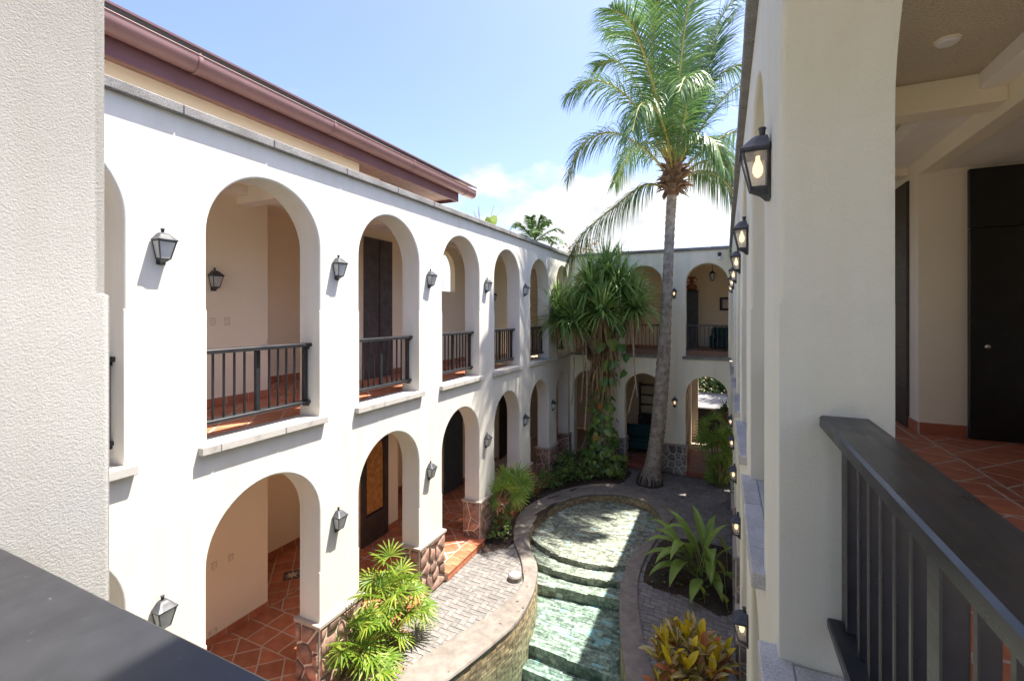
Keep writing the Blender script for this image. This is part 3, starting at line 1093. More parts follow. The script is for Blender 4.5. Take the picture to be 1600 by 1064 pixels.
ys = [-2.5, 9.42]
m_ = len(sec)
for y in ys: pass
mb.add([(x, y, z) for y in ys for x, z in sec], [(i, i + 1, m_ + i + 1, m_ + i) for i in range(m_ - 1)])
for y, sg in ((9.42, 1), (9.40, -1)):
    mb.add([(x, y, z) for x, z in sec[2:]], [tuple(range(len(sec) - 2))])
gut = obj('gutter', mb, M['burgundy'], left, at=(-5.4, 3, 8.0), smooth=40)
for y in (1.2, 3.15, 5.1, 7.05, 9.0):
    mb = MB()
    o_ = [(-5.415 + .125 * math.cos(a), 8.02 + .125 * math.sin(a)) for a in [math.pi * .12 - math.pi * 1.1 * k / 12 for k in range(13)]]
    mb.add([(x, yy, z) for yy in (y, y + .045) for x, z in o_], [(i, i + 1, 13 + i + 1, 13 + i) for i in range(12)])
    mb.box(-5.52, -5.30, y + .005, y + .03, 8.085, 8.10)
    obj('gutter_strap', mb, M['burgundy'], gut, smooth=40)
mb = MB(); mb.add([(-5.30, -2.5, 8.17), (-5.30, 9.45, 8.17), (-9.6, 9.45, 9.6), (-9.6, -2.5, 9.6), (-5.30, -2.5, 8.145), (-5.30, 9.45, 8.145), (-9.6, 9.45, 9.575), (-9.6, -2.5, 9.575)],
                  [(0, 1, 2, 3), (7, 6, 5, 4), (0, 4, 5, 1), (1, 5, 6, 2), (2, 6, 7, 3), (3, 7, 4, 0)])
obj('roof', mb, M['burgundy_dark'], left, at=(-5.5, 3, 8.1))
# floors
fl = props(obj('lower_gallery_floor', (lambda m: (m.box(-8.6, -5.377, -1.8, 15.7, 0, F1 - .004), m)[1])(MB()), M['grout']), kind='structure')
tile_floor(fl, -7.1, -5.17, 2.6, 13.6, F1)
tile_floor(fl, -8.5, -7.1, 5.37, 7.38, F1, bands=False)
tile_floor(fl, -8.4, -7.1, 8.82, 10.58, F1, bands=False)
fl = props(obj('upper_gallery_floor', (lambda m: (m.box(-8.6, -5.377, -1.8, 15.7, F2 - .012, F2 - .004), m)[1])(MB()), M['grout']), kind='structure')
tile_floor(fl, -7.1, -5.377, 3.0, 11.4, F2)
tile_floor(fl, -8.5, -7.1, 5.37, 7.38, F2, bands=False)
# star-patterned inset tile
mb = MB()
c_ = (-7.58, 6.24)
mb.prism([(c_[0], c_[1] - .22), (c_[0] + .22, c_[1]), (c_[0], c_[1] + .22), (c_[0] - .22, c_[1])], F1, F1 + .003)
ins = obj('star_tile', mb, M['wood_slab'], left, at=(*c_, F1))
mb = MB()
star = []
for k in range(16):
    a = math.pi * k / 8; rr = .15 if k % 2 == 0 else .06
    star.append((c_[0] + rr * math.cos(a), c_[1] + rr * math.sin(a), F1 + .0055))
mb.add(star + [(*c_, F1 + .0055)], [(k, (k + 1) % 16, 16) for k in range(16)])
obj('star', mb, M['plate'], ins)

# ---- right wing, in shade
RO = [(.42, 2.15)] + [(2.89 + 2.24 * k, 4.39 + 2.24 * k) for k in range(0, 5)] + [(14.09, 15.4)]
right = thing('arcade_wing', (.4, 8, 0), 'shaded white arcade wing close by with beige gallery behind', 'building wing')
mb = MB()
holes = [arch_outline(a, b, 3.76, 6.81, STEP_U) for a, b in RO] + [arch_outline(a, b, .148, 3.22, STEP_L) for a, b in RO[1:]]
facade(mb, MR, .385, 15.7, 0, TOP, holes)
obj('facade_wall', mb, M['stucco_right'], right, smooth=35)
coping_run(MR, .47, 15.62, right)
for i, (a, b) in enumerate(RO):
    aa = a + .1 if i == 0 else a
    sill_stones(MR, aa, b, right, [(0, .45, .75, 1), (0, .18, .6, 1), (0, .5, 1), (0, .5, 1), (0, .5, 1), (0, .5, 1), (0, 1)][i])
rp = [(RO[i][1], RO[i + 1][0]) for i in range(len(RO) - 1)]
for i, (a, b) in enumerate(rp):
    stone_base(MR, a, b, right, M['stone_grey'], front=10 if i < 4 else 5, side=4)
for a, b in RO[1:6]:
    piece('door_step', MR, a, b, .002, .40, 0, .155, M['tile'], right, .006)
mb = MB()
extrude_walls(mb, [(2.1, .0), (2.1, 4.86)], F2, TOP, side=1)
extrude_walls(mb, [(3.5, 4.86), (3.5, 7.0)], F2, TOP, side=1)
mb.box(2.26, 3.5, 4.70, 4.86, F2, TOP)
mb.box(2.1, 3.66, 7.0, 7.2, F2, TOP)
mb.box(2.1, 2.26, 7.2, 15.7, F2, TOP)
mb.box(2.1, 2.26, 4.8601, 6.9999, F2 + 3.09, TOP)
obj('gallery_wall', mb, M['cream_right'], right)
mb = MB(); mb.box(2.1, 2.26, -1.6, 15.7, F1, F2 - .12)
obj('gallery_wall', mb, M['cream_right'], right)
mb = MB(); mb.box(.577, 3.7, -1.9, 15.7, F2 - .12, F2 - .012)
obj('floor_slab', mb, M['ceil'], right)
mb = MB(); mb.box(.577, 3.7, .0, 15.7, TOP, TOP + .06)
obj('stippled_ceiling', mb, M['popcorn'], right)
mb = MB(); mb.box(2.26, 3.5, 4.86, 7.0, F2 + 3.12, F2 + 3.16)
obj('alcove_ceiling', mb, M['ceil_white'], right)
for y in (2.85, 5.09, 7.33, 9.57):
    mb = MB(); mb.cbox(.577, 2.1, y, y + .24, TOP - .26, TOP - .002, .006)
    obj('ceiling_beam', mb, M['cream_right'], right, at=(1.3, y, TOP - .26))
mb = MB(); mb.cbox(1.92, 2.1, .2, 5.088, TOP - .14, TOP - .001, .006)
obj('ceiling_beam', mb, M['ceil_white'], right, at=(2, 3, TOP - .14))
mb = MB(); mb.cbox(1.70, 2.1, 5.332, 7.328, TOP - .16, TOP - .001, .006)
obj('ceiling_beam', mb, M['ceil_white'], right, at=(2, 6, TOP - .16))
mb = MB(); mb.lathe([(.055, 0), (.07, .012), (.07, .03)], (1.48, 4.38, TOP - .03), 20)
sd = obj('ceiling_fitting', mb, M['white_plastic'], right, at=(1.48, 4.38, TOP))
mb = MB(); mb.lathe([(.078, 0), (.08, .004), (.08, .008)], (1.48, 4.38, TOP - .009), 20)
obj('fitting_rim', mb, M['ceil'], sd)
# black door with panel above
mb = MB(); mb.cbox(2.54, 3.44, 6.94, 6.998, F2 + .005, F2 + 2.40, .004)
dr = obj('black_door', mb, M['door_black'], right, at=(3, 6.97, F2))
mb = MB(); mb.cbox(2.54, 3.44, 6.945, 6.998, F2 + 2.405, F2 + 3.08, .004)
obj('transom_panel', mb, M['door_black'], right, at=(3, 6.97, F2 + 2.4))
mb = MB()
mb.tube([(2.67, 6.94, EYE - .37), (2.67, 6.90, EYE - .37)], .012, 10)
mb.lathe([(.004, -.026), (.018, -.024), (.026, -.012), (.029, 0), (.026, .012), (.018, .024), (.004, .026)], (2.67, 6.885, EYE - .37), 14)
obj('door_knob', mb, M['chrome'], dr, smooth=50)
mb = MB(); mb.cbox(2.07, 2.11, 7.29, 8.3, F2 + .003, F2 + 3.09, .005)
sl = obj('timber_panel', mb, M['wood_dark'], right, at=(2.1, 7.8, F2))
for k in range(1, 6):
    mb = MB(); mb.cbox(2.064, 2.071, 7.3, 8.29, F2 + .51 * k, F2 + .51 * k + .008, .001)
    obj('panel_joint', mb, M['door_black'], sl)
for a, b, n in [((2.1, 7.0), (2.54, 7.0), (0, -1)), ((2.1, 7.0), (2.1, 7.29), (-1, 0)), ((2.1, 3.0), (2.1, 4.86), (-1, 0)), ((2.1, 4.86), (3.5, 4.86), (0, 1)), ((3.5, 4.9), (3.5, 7.0), (-1, 0)), ((2.1, 8.3), (2.1, 10), (-1, 0))]:
    baseboard(right, a, b, F2, n, h=.135, L=.36)
fl = props(obj('upper_gallery_floor', (lambda m: (m.box(.577, 3.66, -1.9, 15.7, F2 - .012, F2 - .004), m)[1])(MB()), M['grout']), kind='structure')
tile_floor(fl, .577, 2.1, 1.2, 9.0, F2, band_c=4.81)
tile_floor(fl, 2.1, 3.5, 4.87, 6.99, F2, bands=False)
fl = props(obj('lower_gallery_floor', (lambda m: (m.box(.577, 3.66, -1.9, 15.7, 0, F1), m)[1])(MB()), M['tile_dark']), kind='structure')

# ---- near wing where the camera stands
near = thing('arcade_wing', (-2, 0, 0), 'rough plastered pillar and arch beside the camera', 'building wing')
mb = MB()
facade(mb, MN, -5.0, .577, 0, TOP, [arch_outline(-1.13, .26, 3.76, 6.66, STEP_U), arch_outline(-3.6, -2.1, 3.76, 6.81, STEP_U), arch_outline(-4.6, -3.1, .148, 3.22, STEP_L), arch_outline(-2.36, -.86, .148, 3.22, STEP_L)])
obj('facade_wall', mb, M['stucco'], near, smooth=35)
coping_run(MN, -5, .62, near)
mb = MB(); mb.box(-5.377, .577, -5.0, .093, F2 - .12, F2 - .002)
obj('floor_slab', mb, M['sill'], near)  # unseen; left roofless and pale granite to bounce light onto the pillars

# ---- far wing
FA = [(-1.13, .11), (-3.08, -1.84), (-4.86, -3.79)]
far = thing('arcade_wing', (-2.4, 15.9, 0), 'cream arcade wing closing the far end of the courtyard', 'building wing')
mb = MB()
holes = [arch_outline(a, b, 3.83, 6.79, STEP_U, 22) for a, b in FA] + [arch_outline(a, b, .148, 3.20, STEP_L, 22) for a, b in FA]
facade(mb, MF, -5.0, .2, 0, TOP, holes)
obj('facade_wall', mb, M['far_cream'], far, smooth=35)
coping_run(MF, -4.93, .13, far)
for a, b in FA:
    piece('sill_stone', MF, a - .1, min(b + .1, .199), -.06, .1, 3.74, 3.83, M['coping'], far, .006)
    piece('rail_board', MF, a, b, .2, .26, 3.84, 4.02, M['soffit'], far, .004)
    piece('door_step', MF, a, b, -.05, .40, 0, .155, M['tile_dark'], far, .005)
for i, (a, b) in enumerate([(-1.84, -1.13), (-3.79, -3.08)]):
    stone_base(MF, a, b, far, M['stone_grey'], front=15, side=7, rside=(i == 1))
mb = MB()
mb.box(-7.2, 1.5, 19.6, 19.76, F2, TOP)
mb.box(-7.2, -.95, 19.6, 19.76, F1, F2 - .12); mb.box(.15, 1.5, 19.6, 19.76, F1, F2 - .12)
mb.box(-.95, .15, 19.6, 19.76, F2 - .9, F2 - .12)
mb.box(1.34, 1.5, 16.08, 19.6, F1, TOP); mb.box(-7.2, -7.04, 16.08, 19.6, F1, TOP)
mb.box(-1.30, -1.18, 17.2, 19.6, F1, F2 - .12)
obj('hall_wall', mb, M['cream'], far)
mb = MB(); mb.box(-.95, .15, 19.58, 19.78, F1, 1.46)
obj('low_wall', mb, M['wood_dark'], far)
mb = MB(); mb.box(-7.2, 1.5, 16.077, 19.6, F2 - .12, F2)
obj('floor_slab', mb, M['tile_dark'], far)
mb = MB(); mb.box(-7.2, 1.5, 16.077, 19.76, TOP, TOP + .06)
obj('hall_ceiling', mb, M['ceil'], far)
for y in (16.9, 18.3):
    mb = MB(); mb.cbox(-7.0, 1.3, y, y + .2, TOP - .2, TOP - .001, .005)
    obj('ceiling_beam', mb, M['ceil_white'], far, at=(-2, y, TOP - .2))
baseboard(far, (-7.0, 19.6), (1.3, 19.6), F2, (0, -1))
fl = props(obj('hall_floor', (lambda m: (m.box(-7.2, 1.5, 15.7, 19.6, 0, F1 - .004), m)[1])(MB()), M['grout']), kind='structure')
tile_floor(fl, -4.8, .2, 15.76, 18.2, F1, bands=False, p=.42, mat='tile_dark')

# ------------------------------------------------------------------ ground, paving, pool
P_IN = [(-4.35, 3.9), (-3.83, 4.85), (-3.58, 5.45), (-3.34, 6.26), (-3.18, 6.98), (-3.20, 7.74), (-3.35, 8.35), (-3.52, 8.77), (-3.81, 9.2), (-4.08, 9.7), (-4.27, 10.32), (-4.32, 11.09), (-4.15, 11.84), (-3.76, 12.62), (-3.28, 13.0), (-2.75, 13.2), (-2.28, 13.14), (-1.85, 12.9), (-1.55, 12.38), (-1.42, 11.83), (-1.5, 11.2), (-1.68, 10.5), (-1.80, 9.84), (-1.80, 8.95), (-1.69, 8.23), (-1.47, 7.27), (-1.21, 6.51), (-.72, 5.3), (-.45, 3.9), (-.9, 2.3), (-2.4, 1.6), (-4.0, 2.3)]
P_OUT = [(-4.85, 3.9), (-4.55, 4.65), (-4.30, 5.12), (-3.89, 6.35), (-3.64, 7.04), (-3.50, 7.93), (-3.66, 8.39), (-3.93, 8.87), (-4.33, 9.43), (-4.64, 10.13), (-4.80, 10.86), (-4.76, 11.54), (-4.45, 12.5), (-3.95, 13.3), (-3.3, 13.8), (-2.75, 13.93), (-2.24, 13.72), (-1.70, 13.38), (-1.33, 12.9), (-1.17, 12.32), (-1.25, 11.7), (-1.42, 10.75), (-1.52, 9.83), (-1.51, 9.08), (-1.40, 8.37), (-1.15, 7.42), (-.87, 6.67), (-.38, 5.3), (-.1, 3.9), (-.55, 2.0), (-2.4, 1.2), (-4.4, 2.0)]
pin, pout = smooth_loop(P_IN, 7), smooth_loop(P_OUT, 7)
mid = smooth_loop([((a[0] + b[0]) / 2, (a[1] + b[1]) / 2) for a, b in zip(P_IN, P_OUT)], 4)

mb = MB()
lp = [[V((-300, -300, 0)), V((300, -300, 0)), V((300, 420, 0)), V((-300, 420, 0))], [V((p[0], p[1], 0)) for p in mid]]
mb.add([(p.x, p.y, -.05) for l_ in lp for p in l_], tessellate_polygon(lp))
obj('ground', mb, M['ground'], kind='structure')

pv = MB()
lp = [[V((-4.99, .48, 0)), V((.19, .48, 0)), V((.19, 15.69, 0)), V((-4.99, 15.69, 0))], [V((p[0], p[1], 0)) for p in mid]]
pv.add([(p.x, p.y, -.008) for l_ in lp for p in l_], tessellate_polygon(lp))
paving = obj('paving', pv, M['sand'], kind='structure')

BED_L = [(-4.97, 4.2), (-4.68, 4.25), (-4.33, 5.05), (-4.22, 5.42), (-4.42, 5.55), (-4.62, 6.05), (-4.80, 6.1), (-4.97, 6.0)]
BED_B = [(-4.97, 9.15), (-4.36, 9.2), (-4.62, 9.95), (-4.83, 10.8), (-4.80, 11.6), (-4.5, 12.6), (-4.0, 13.4), (-3.3, 13.92), (-2.9, 14.1), (-2.75, 14.7), (-3.0, 15.55), (-4.97, 15.6)]
BED_R = [(-1.42, 9.1), (-1.1, 8.98), (-.6, 8.95), (.12, 8.72), (.14, 11.0), (-.5, 11.3), (-1.0, 11.25), (-1.30, 11.0), (-1.42, 10.3), (-1.46, 9.6)]
BED_C = [(-.95, 5.3), (.14, 5.3), (.14, 7.1), (-.5, 7.15), (-.85, 6.6)]


def paver_free(x, y):
    if not inside((x, y), pout_s) and not any(inside((x, y), b) for b in (BED_L, BED_R, BED_B)) and -4.93 < x < .12 and .6 < y < 15.62:
        if (x + 2.08) ** 2 + (y - 14.5) ** 2 < .16: return False
        return True
    return False


pout_s = [(a[0] * .72 + b[0] * .28, a[1] * .72 + b[1] * .28) for a, b in zip(pout, pin)]
wv_ = .105
gap = .004
pm_h = MB(); pm_h.prism([(-wv_ + gap, -wv_ / 2 + gap), (wv_ - gap, -wv_ / 2 + gap), (wv_ - gap, wv_ / 2 - gap), (-wv_ + gap, wv_ / 2 - gap)], -.02, 0, .005, False)
mesh_h = make_mesh('paver', pm_h, M['paver'], V((0, 0, 0)), None)
pm_v = MB(); pm_v.prism([(-wv_ / 2 + gap, -wv_ + gap), (wv_ / 2 - gap, -wv_ + gap), (wv_ / 2 - gap, wv_ - gap), (-wv_ / 2 + gap, wv_ - gap)], -.02, 0, .005, False)
mesh_v = make_mesh('paver', pm_v, M['paver'], V((0, 0, 0)), None)
cells = []
for i in range(0, 50):
    for j in range(0, 146):
        m_ = (i - j) % 4
        x, y = -5.0 + i * wv_, .5 + j * wv_
        if m_ == 0: c = (x + wv_, y + wv_ / 2, 0)
        elif m_ == 3: c = (x + wv_ / 2, y + wv_, 1)
        else: continue
        if paver_free(c[0], c[1]): cells.append(c)
visible = lambda c: (c[1] > 4.8 if c[0] < -2.5 else c[1] > 6.6)
cells.sort(key=lambda c: (not visible(c), c[0] ** 2 + c[1] ** 2))
pf = MB()
for k, c in enumerate(cells):
    dz = R.uniform(-.003, .003)
    if k < 298:
        inst('paver', mesh_v if c[2] else mesh_h, paving, (c[0], c[1], dz))
    else:
        src = pm_v if c[2] else pm_h
        pf.add([p + V((c[0], c[1], dz)) for p in src.v], src.f)
obj('distant_pavers', pf, M['paver_far'], paving, kind='stuff')

for nm, poly, mt in (('soil', BED_L, 'mulch'), ('soil', BED_B, 'soil'), ('soil', BED_R, 'soil'), ('soil', BED_C, 'soil'), ('soil', [(-2.08 + .42 * math.cos(a), 14.5 + .42 * math.sin(a)) for a in [math.pi * k / 8 for k in range(16)]], 'soil')):
    pp = smooth_loop(poly, 3)
    cx = sum(p[0] for p in pp) / len(pp); cy = sum(p[1] for p in pp) / len(pp)
    vs, fs = [], []
    n_ = len(pp)
    for q, zz in ((1.0, -.01), (.93, .016), (.7, .035), (.4, .045)):
        vs += [(cx + (p[0] - cx) * q, cy + (p[1] - cy) * q, zz + R.uniform(-.008, .014)) for p in pp]
    vs.append((cx, cy, .05))
    for r_ in range(3):
        fs += [(r_ * n_ + k, r_ * n_ + (k + 1) % n_, (r_ + 1) * n_ + (k + 1) % n_, (r_ + 1) * n_ + k) for k in range(n_)]
    fs += [(3 * n_ + k, 3 * n_ + (k + 1) % n_, 4 * n_) for k in range(n_)]
    mb = MB(); mb.add(vs, fs)
    so = obj(nm, mb, M[mt], kind='structure', smooth=True)
    mb = MB()      # clods and chips lying on it
    for k in range(int(140 * abs(area(pp)))):
        x, y = R.uniform(min(p[0] for p in pp), max(p[0] for p in pp)), R.uniform(min(p[1] for p in pp), max(p[1] for p in pp))
        if not inside((x, y), [(cx + (p[0] - cx) * .94, cy + (p[1] - cy) * .94) for p in pp]): continue
        s_ = R.uniform(.008, .028)
        a = R.uniform(0, 6.3)
        d1, d2 = V((math.cos(a), math.sin(a), R.uniform(-.3, .3))) * s_, V((-math.sin(a), math.cos(a), R.uniform(-.3, .3))) * s_ * R.uniform(.3, .9)
        b_ = V((x, y, .035)); u_ = V((0, 0, s_ * .7))
        mb.add([b_ - d1 - d2, b_ + d1 - d2, b_ + d1 + d2, b_ - d1 + d2, b_ + u_], [(0, 1, 4), (1, 2, 4), (2, 3, 4), (3, 0, 4)])
    obj('soil_clods', mb, M['mulch'] if mt == 'mulch' or R.random() < .0 else M['soil'], so, kind='stuff')

pool = thing('pool', (-2.5, 8, 0), 'winding shallow pool lined with slate mosaic inside a concrete rim', 'pool')
# rim
mb = MB()
n_ = len(pin)
sect = []
for a, b in zip(pin, pout):
    dx, dy = b[0] - a[0], b[1] - a[1]
    sect.append([(a[0] - dx * .03, a[1] - dy * .03, -.035), (a[0] - dx * .05, a[1] - dy * .05, .02), (a[0] - dx * .02, a[1] - dy * .02, .045), (a[0] + dx * .05, a[1] + dy * .05, .054),
                 (a[0] + dx * .95, a[1] + dy * .95, .054), (b[0], b[1], .04), (b[0], b[1], -.05)])
m_ = 7
vs = [p for s_ in sect for p in s_]
fs = []
for i in range(n_):
    j = (i + 1) % n_
    for k in range(m_ - 1):
        fs.append((i * m_ + k, j * m_ + k, j * m_ + k + 1, i * m_ + k + 1))
    fs.append((i * m_ + m_ - 1, j * m_ + m_ - 1, j * m_, i * m_))
mb.add(vs, fs)
obj('pool_rim', mb, M['pool_coping'], pool, smooth=40)
# walls with strips of slate
BOT = -1.75
mb = MB()
mb.add([(p[0], p[1], -.034) for p in pin] + [(p[0], p[1], BOT) for p in pin], [(i, (i + 1) % n_, n_ + (i + 1) % n_, n_ + i) for i in range(n_)])
obj('pool_wall', mb, M['mosaic_bed'], pool, smooth=40)
# pool floor: levels stepping down towards the camera
EDGES = [lambda x: 9.70 + .30 * (x + 2.9) ** 2, lambda x: 9.36 + .18 * (x + 3.0) ** 2, lambda x: 9.02 + .10 * (x + 3.2), lambda x: 7.52 - .09 * (x + 2.6), lambda x: 7.22 - .06 * (x + 2.8), lambda x: 6.4]
LEV = [-.22, -.34, -.49, -.71, -.92, -1.12, -1.32]


def level(x, y):
    for e, l_ in zip(EDGES, LEV):
        if y > e(x): return l_
    return LEV[-1]


ws = MB()       # wall strips
per = 0
zrow = -.045
while zrow > -1.35:
    hh = .06
    i = 0
    off = R.uniform(0, .1)
    pts_l = pin
    # walk the loop in pieces about 18 cm long
    acc = []
    last = None
    for k in range(n_ + 1):
        p = V((*pin[k % n_], 0))
        if last is not None:
            seg = p - last
            L = seg.length
            nseg = max(1, round(L / .17))
            t = seg / L
            nn = V((-t.y, t.x, 0))
            if not inside(tuple((last + seg * .5 + nn * .05)[:2]), pin): nn = -nn
            c0 = last + seg * .5
            if c0.y > 4.5 and zrow > level(c0.x + nn.x * .1, c0.y + nn.y * .1) - .08:
                for q in range(nseg):
                    a = last + seg * ((q + .02) / nseg) ; b = last + seg * ((q + .98) / nseg)
                    d = R.uniform(.004, .011)
                    z0, z1 = zrow - hh + .003, zrow - .002
                    vs = [a, b, a + nn * d, b + nn * d]
                    ws.add([(a.x, a.y, z0), (b.x, b.y, z0), (a.x + nn.x * d, a.y + nn.y * d, z0), (b.x + nn.x * d, b.y + nn.y * d, z0),
                            (a.x, a.y, z1), (b.x, b.y, z1), (a.x + nn.x * d, a.y + nn.y * d, z1), (b.x + nn.x * d, b.y + nn.y * d, z1)],
                           [(2, 3, 7, 6), (4, 5, 7, 6), (0, 1, 3, 2), (0, 2, 6, 4), (1, 3, 7, 5)])
        last = p
    zrow -= hh
obj('wall_mosaic', ws, M['mosaic_wall'], pool, kind='stuff')
fm, bed = MB(), MB()
blue = []
tx, ty = .15, .075
row = 0
y = 4.4
xs = [p[0] for p in pin]
while y < 13.3:
    x = -4.5 + (row % 2) * tx * .5
    while x < -.4:
        wx = tx * R.choice((.6, 1, 1, 1.4))
        c = (x + wx / 2, y + ty / 2)
        if inside(c, pin):
            z = level(*c) + R.uniform(-.004, .004)
            x0, x1, y0, y1 = x + .003, x + wx - .003, y + .003, y + ty - .003
            vs = [(x0, y0, z), (x1, y0, z), (x1, y1, z), (x0, y1, z), (x0 - .002, y0 - .002, z - .012), (x1 + .002, y0 - .002, z - .012), (x1 + .002, y1 + .002, z - .012), (x0 - .002, y1 + .002, z - .012)]
            fcs = [(0, 1, 2, 3), (4, 5, 1, 0), (5, 6, 2, 1), (6, 7, 3, 2), (7, 4, 0, 3)]
            if R.random() < (.10 if c[1] < 9.2 or c[0] > -2.2 else .03) and len(blue) < 150: blue.append((vs, fcs))
            else: fm.add(vs, fcs)
        x += wx
    y += ty; row += 1
# bed under the tiles and the risers
for k in range(len(LEV)):
    ce = [(-4.6 + .1 * i) for i in range(43)]
    hi = (lambda x, e=EDGES[k - 1]: e(x) + .16) if k else (lambda x: 13.6)
    lo = EDGES[k] if k < len(EDGES) else (lambda x: 1.3)
    z = LEV[k] - .009
    vs, fs = [], []
    for xx in ce: vs += [(xx, lo(xx), z), (xx, hi(xx), z)]
    for i in range(len(ce) - 1): fs.append((2 * i, 2 * i + 2, 2 * i + 3, 2 * i + 1))
    # keep only cells inside the basin (the wall hides the ragged rim)
    bed_k = MB()
    for i in range(len(ce) - 1):
        yl, yh = lo(ce[i]), hi(ce[i])
        ny = max(1, int((yh - yl) / .1))
        for j in range(ny):
            a0, a1 = yl + (yh - yl) * j / ny, yl + (yh - yl) * (j + 1) / ny
            if inside((ce[i] + .05, (a0 + a1) / 2), pout_s):
                bed_k.add([(ce[i], a0, z), (ce[i + 1], a0, z), (ce[i + 1], a1, z), (ce[i], a1, z)], [(0, 1, 2, 3)])
    obj('pool_floor', bed_k, M['mosaic_bed'], pool)
    if k < len(EDGES):
        rs = MB()
        xx = -4.5
        while xx < -.6:
            e = xx + .145
            ym = lo((xx + e) / 2)
            if inside(((xx + e) / 2, ym), pin):
                for zz0, zz1 in ((LEV[k + 1], (LEV[k] + LEV[k + 1]) / 2), ((LEV[k] + LEV[k + 1]) / 2, LEV[k] + .004)):
                    y0, y1 = lo(xx), lo(e)
                    rs.add([(xx + .002, y0, zz0 + .003), (e - .002, y1, zz0 + .003), (e - .002, y1, zz1 - .002), (xx + .002, y0, zz1 - .002), (xx, y0 + .06, zz0), (e, y1 + .06, zz0), (e, y1 + .06, zz1), (xx, y0 + .06, zz1)],
                           [(0, 1, 2, 3), (3, 2, 6, 7), (0, 3, 7, 4), (1, 5, 6, 2)])
            xx = e
        obj('step_riser', rs, M['mosaic'], pool, kind='stuff')
obj('floor_mosaic', fm, M['mosaic'], pool, kind='stuff')
for vs, fcs in blue:
    mb = MB(); mb.add(vs, fcs)
    obj('tile', mb, M['tile_blue'], pool, at=vs[0])
mb = MB()
inn = [(a[0] * .9 + b[0] * .1, a[1] * .9 + b[1] * .1) for a, b in zip(pin, pout)]
lp = [[V((p[0], p[1], 0)) for p in inn]]
tri = []
for a, b, c in tessellate_polygon(lp):
    pa, pb, pc = lp[0][a], lp[0][b], lp[0][c]
    tri.append((a, b, c) if (pb - pa).cross(pc - pa).z > 0 else (a, c, b))
nw = len(lp[0])
ccw = area([(p.x, p.y) for p in lp[0]]) > 0
side_f = [((i + 1) % nw, i, nw + i, nw + (i + 1) % nw) for i in range(nw)]
if not ccw: side_f = [f[::-1] for f in side_f]
mb.add([(p.x, p.y, -.075) for p in lp[0]] + [(p.x, p.y, BOT + .02) for p in lp[0]], tri + [tuple(nw + k for k in t_[::-1]) for t_ in tri] + side_f)
obj('water', mb, M['water'], kind='structure')
# round light set in the rim
pl = thing('pool_light', (-3.72, 8.15, .05), 'round white ground light on a low collar at the pool rim', 'ground light')
mb = MB(); mb.lathe([(.135, -.06), (.135, .03), (.118, .05), (.10, .05)], (-3.72, 8.15, .05), 24)
obj('collar', mb, M['pool_coping'], pl, smooth=40)
mb = MB(); mb.lathe([(.105, .05), (.105, .062), (.09, .072), (.03, .076), (.001, .076)], (-3.72, 8.15, .05), 24)
obj('lens', mb, M['white_plastic'], pl, smooth=40)
mb = MB()
for k in range(3):
    a = k * 2.1 + .4
    mb.lathe([(.007, 0), (.007, .004), (.004, .005)], (-3.72 + .085 * math.cos(a), 8.15 + .085 * math.sin(a), .05 + .071), 8)
obj('screw_heads', mb, M['metal'], pl)

# ------------------------------------------------------------------ railings
ORD = ['nearest', 'second', 'third', 'fourth', 'fifth', 'sixth', 'seventh']
LEFT_L = ['in the nearest sunlit upper arch, cut off by the big pillar',
          'in the widest looking sunlit upper arch, beside two switch plates',
          'in front of the tall grey timber panel on the sunlit upper floor',
          'under the arched back window with green leaves, sunlit upper floor',
          'in the sunlit upper arch left of the sword leaved tree, striped by shadows',
          'half covered by the sword leaved tree, sunlit upper wall',
          'in the last narrow upper arch of the sunlit facade, at the corner']
G_L = 'railings in the upper arches of the sunlit facade'
proto = railing(ML, *UP[0], 'charcoal railing ' + LEFT_L[0], G_L)
for i in range(1, 6):
    copy_tree(proto, ML((UP[i][0] + UP[i][1]) / 2, .235, F2), None, 'charcoal railing ' + LEFT_L[i])
railing(ML, *UP[6], 'charcoal railing ' + LEFT_L[6], G_L, 3)
RIGHT_L = ['', 'thin dark railing edge in the first shaded arch past the near pillar', 'thin dark railing edge in the second shaded arch past the near pillar',
           'thin dark railing edge in the third shaded arch past the near pillar', 'thin dark railing edge in the fourth shaded arch past the near pillar', 'thin dark railing edge in the fifth shaded arch past the near pillar']
railing(MR, *RO[0], 'big black railing with a broad glossy handrail, at the right edge', 'railings of the shaded wing', 5, thin=.022, dep=.034, pw=.036, r1=.305)
proto = railing(MR, *RO[1], RIGHT_L[1], 'railings of the shaded wing')
for i in range(2, 6):
    copy_tree(proto, MR((RO[i][0] + RO[i][1]) / 2, .235, F2), None, RIGHT_L[i])
railing(MN, -1.13, .26, 'broad dark handrail filling the bottom left corner, right under the camera', 'railings beside the camera', 3, r0=.150, r1=.345)
far_l = ['thin dark railing in front of the teal armchair, far upper arch', 'thin dark railing behind the palm trunk, far upper arch', 'thin dark railing hidden behind the sword leaved tree at the far corner']
for (a, b), l_ in zip(FA, far_l):
    t = thing('balcony_railing', MF((a + b) / 2, .12, 4.02), l_, 'railing', 'railings of the far wing')
    piece('top_rail', MF, a, b, .10, .15, 4.80, 4.84, M['rail_paint'], t, .004)
    piece('bottom_rail', MF, a, b, .10, .15, 4.05, 4.08, M['rail_paint'], t, .004)
    mb = MB(); mbox(mb, MF, 0, .022, .11, .135, 4.08, 4.80, .002)
    me = make_mesh('baluster', mb, M['rail_paint'], MF(.011, .12, 4.08), None)
    for k in range(10):
        inst('baluster', me, t, MF(a + (b - a) * (k + .5) / 10, .12, 4.08))

# ------------------------------------------------------------------ wall lanterns


